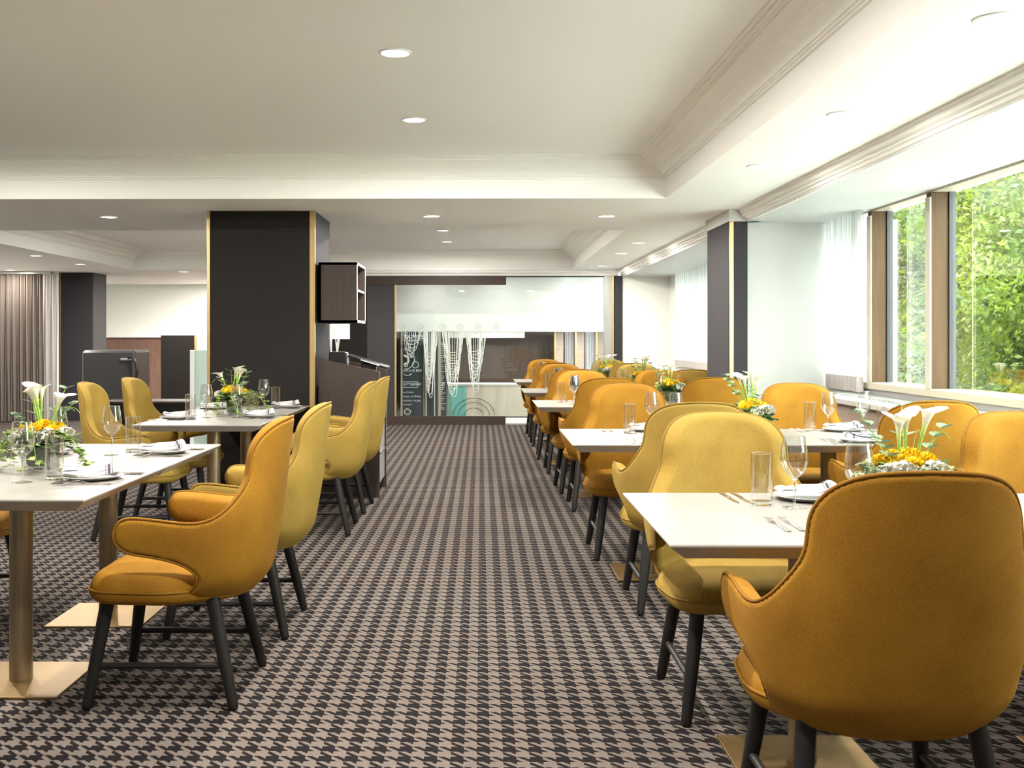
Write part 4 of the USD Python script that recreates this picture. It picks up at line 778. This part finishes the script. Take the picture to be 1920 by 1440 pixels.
fs = thing('frosted_screen', 'greenish frosted glass screen with a steel edge beside the large dark pillar', 'screen', (0, 0, 0)); obj('glass', box(-3.16, -2.6, 12.0, 12.012, .05, 1.145), 'frosted', fs, False); obj('edge_post', box(-3.20, -3.16, 11.98, 12.03, 0, 1.15, .003), 'white', fs); obj('foot', box(-3.2, -2.6, 11.97, 12.04, 0, .05), 'grey', fs, False)
sb = thing('sideboard', 'long low dark brown sideboard in the shadow beyond the left tables', 'sideboard', (0, 0, 0)); obj('body', box(-4.4, -2.9, 12.6, 13.1, .05, .52, .004), 'espresso', sb); obj('top', box(-4.42, -2.88, 12.58, 13.12, .52, .55, .004), 'darkwood', sb); obj('plinth', box(-4.35, -2.95, 12.65, 13.05, 0, .05), 'black', sb, False)
lp = thing('floor_lamp', 'floor lamp with a white drum shade and thin crossing legs behind the service station', 'lamp', (-1.66, 12.4, 0))
obj('shade', lathe([(.17, 1.27), (.17, 1.45), (.168, 1.45), (.168, 1.27)], 32), 'shade', lp)
for k, (a, b) in enumerate(((-.10, .12), (.02, -.12), (.09, .02), (-.02, .06), (-.06, -.06))): obj('leg', tube([(a * 1.5, .1 * (-1) ** k, 0), (b * .5, -.04 * (-1) ** k, 1.30)], .008, 8), 'white', lp)

# sheer curtains
def voile(x, y0, y1, z0, z1, seed, n): 
    r_ = np.random.RandomState(seed); u = np.linspace(0, 1, n); ph = np.cumsum(1 + .35 * r_.randn(n)) * .55; rows = []
    for k, z in enumerate(np.linspace(z1, z0, 7)): rows.append(np.column_stack([x + .022 * np.sin(ph + .1 * k), y0 + (y1 - y0) * u, np.full(n, z)]))
    return gridmesh(np.array(rows))
s1 = thing('sheer_curtain', 'short striped sheer curtain gathered at the end of the near window', 'curtain', (0, 0, 0), 0.0); obj('voile', voile(2.735, 7.90, 8.66, 1.00, ZB, 5, 160), 'sheer', s1, True); obj('hem', voile(2.732, 7.90, 8.66, .89, 1.00, 5, 160), 'drape2', s1, True)
s2 = thing('sheer_curtain', 'white sheer curtain drawn across the far window beyond the slim pillar', 'curtain', (0, 0, 0), 0.0); obj('voile', voile(2.73, 9.52, 15.33, .98, ZB - .02, 6, 500), 'sheer', s2, True); obj('hem', voile(2.727, 9.52, 15.33, .89, .98, 6, 500), 'drape2', s2, True)

# ================================================================== OUTSIDE
tag(obj('lawn', box(14.0, 40, -30, 40, -.42, -.3), 'grass', None, False), 'green lawn behind the hedge', 'lawn', kind='structure')
tag(obj('terrace', box(3.05, 14, -16, 24, -.42, -.29), 'paving', None, False), 'unseen pale paving added outside the windows to bounce daylight indoors', 'terrace', kind='structure')  # pale ground added to bounce sunlight up onto the ceiling
def tree(x, y, h, rad, nleaf, seed, label, m):
    rs = np.random.RandomState(seed); t = thing('tree', label, 'tree', (x, y, -.3), 0.0, None); nleaf = int(nleaf * 2.2)
    obj('trunk', tube([(0, 0, 0), (.08, .05, h * .4), (.02, .12, h * .8)], [.16, .12, .06], 10), 'bark', t, True)
    cl = rs.normal(0, 1, (46, 3)) * [rad * .42, rad * .42, h * .24] + [0, 0, h * .52]; idx = rs.randint(0, 46, nleaf); c = cl[idx] + rs.normal(0, 1, (nleaf, 3)) * [.26, .26, .18]; c[:, 2] = np.maximum(c[:, 2], .05)
    d = rs.normal(0, 1, (nleaf, 3)); d /= np.linalg.norm(d, axis=1, keepdims=True); e = np.cross(d, rs.normal(0, 1, (nleaf, 3))); e /= np.linalg.norm(e, axis=1, keepdims=True); s = rs.uniform(.022, .045, nleaf)[:, None]
    v = np.stack([c - d * s, c + e * s * .45, c + d * s, c - e * s * .45], 1).reshape(-1, 3); i = np.arange(nleaf)[:, None] * 4; f = np.vstack([i + [0, 1, 2], i + [0, 2, 3]])
    obj('foliage', (v, f), m, t, False, kind='stuff')
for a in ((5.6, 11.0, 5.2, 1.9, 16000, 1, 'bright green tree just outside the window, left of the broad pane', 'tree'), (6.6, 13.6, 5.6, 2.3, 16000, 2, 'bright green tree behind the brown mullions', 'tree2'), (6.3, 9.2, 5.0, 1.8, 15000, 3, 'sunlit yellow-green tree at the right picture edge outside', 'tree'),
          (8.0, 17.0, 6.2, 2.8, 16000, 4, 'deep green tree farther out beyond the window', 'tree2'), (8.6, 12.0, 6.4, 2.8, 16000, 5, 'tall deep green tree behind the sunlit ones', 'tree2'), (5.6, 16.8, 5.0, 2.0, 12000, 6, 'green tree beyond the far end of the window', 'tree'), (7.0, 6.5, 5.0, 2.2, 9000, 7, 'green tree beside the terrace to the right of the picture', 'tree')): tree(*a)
hg = np.array([[(10.5 + .5 * math.sin(y * 1.7) + .3 * math.sin(y * 4.1 + z), y, z) for y in np.linspace(2, 34, 120)] for z in np.linspace(-.3, 7.5, 14)])
tag(obj('hedge', join(gridmesh(hg), box(10.9, 12.2, 2, 34, -.3, 7.3)), 'hedge', None, True), 'tall dark evergreen hedge behind the trees', 'hedge')
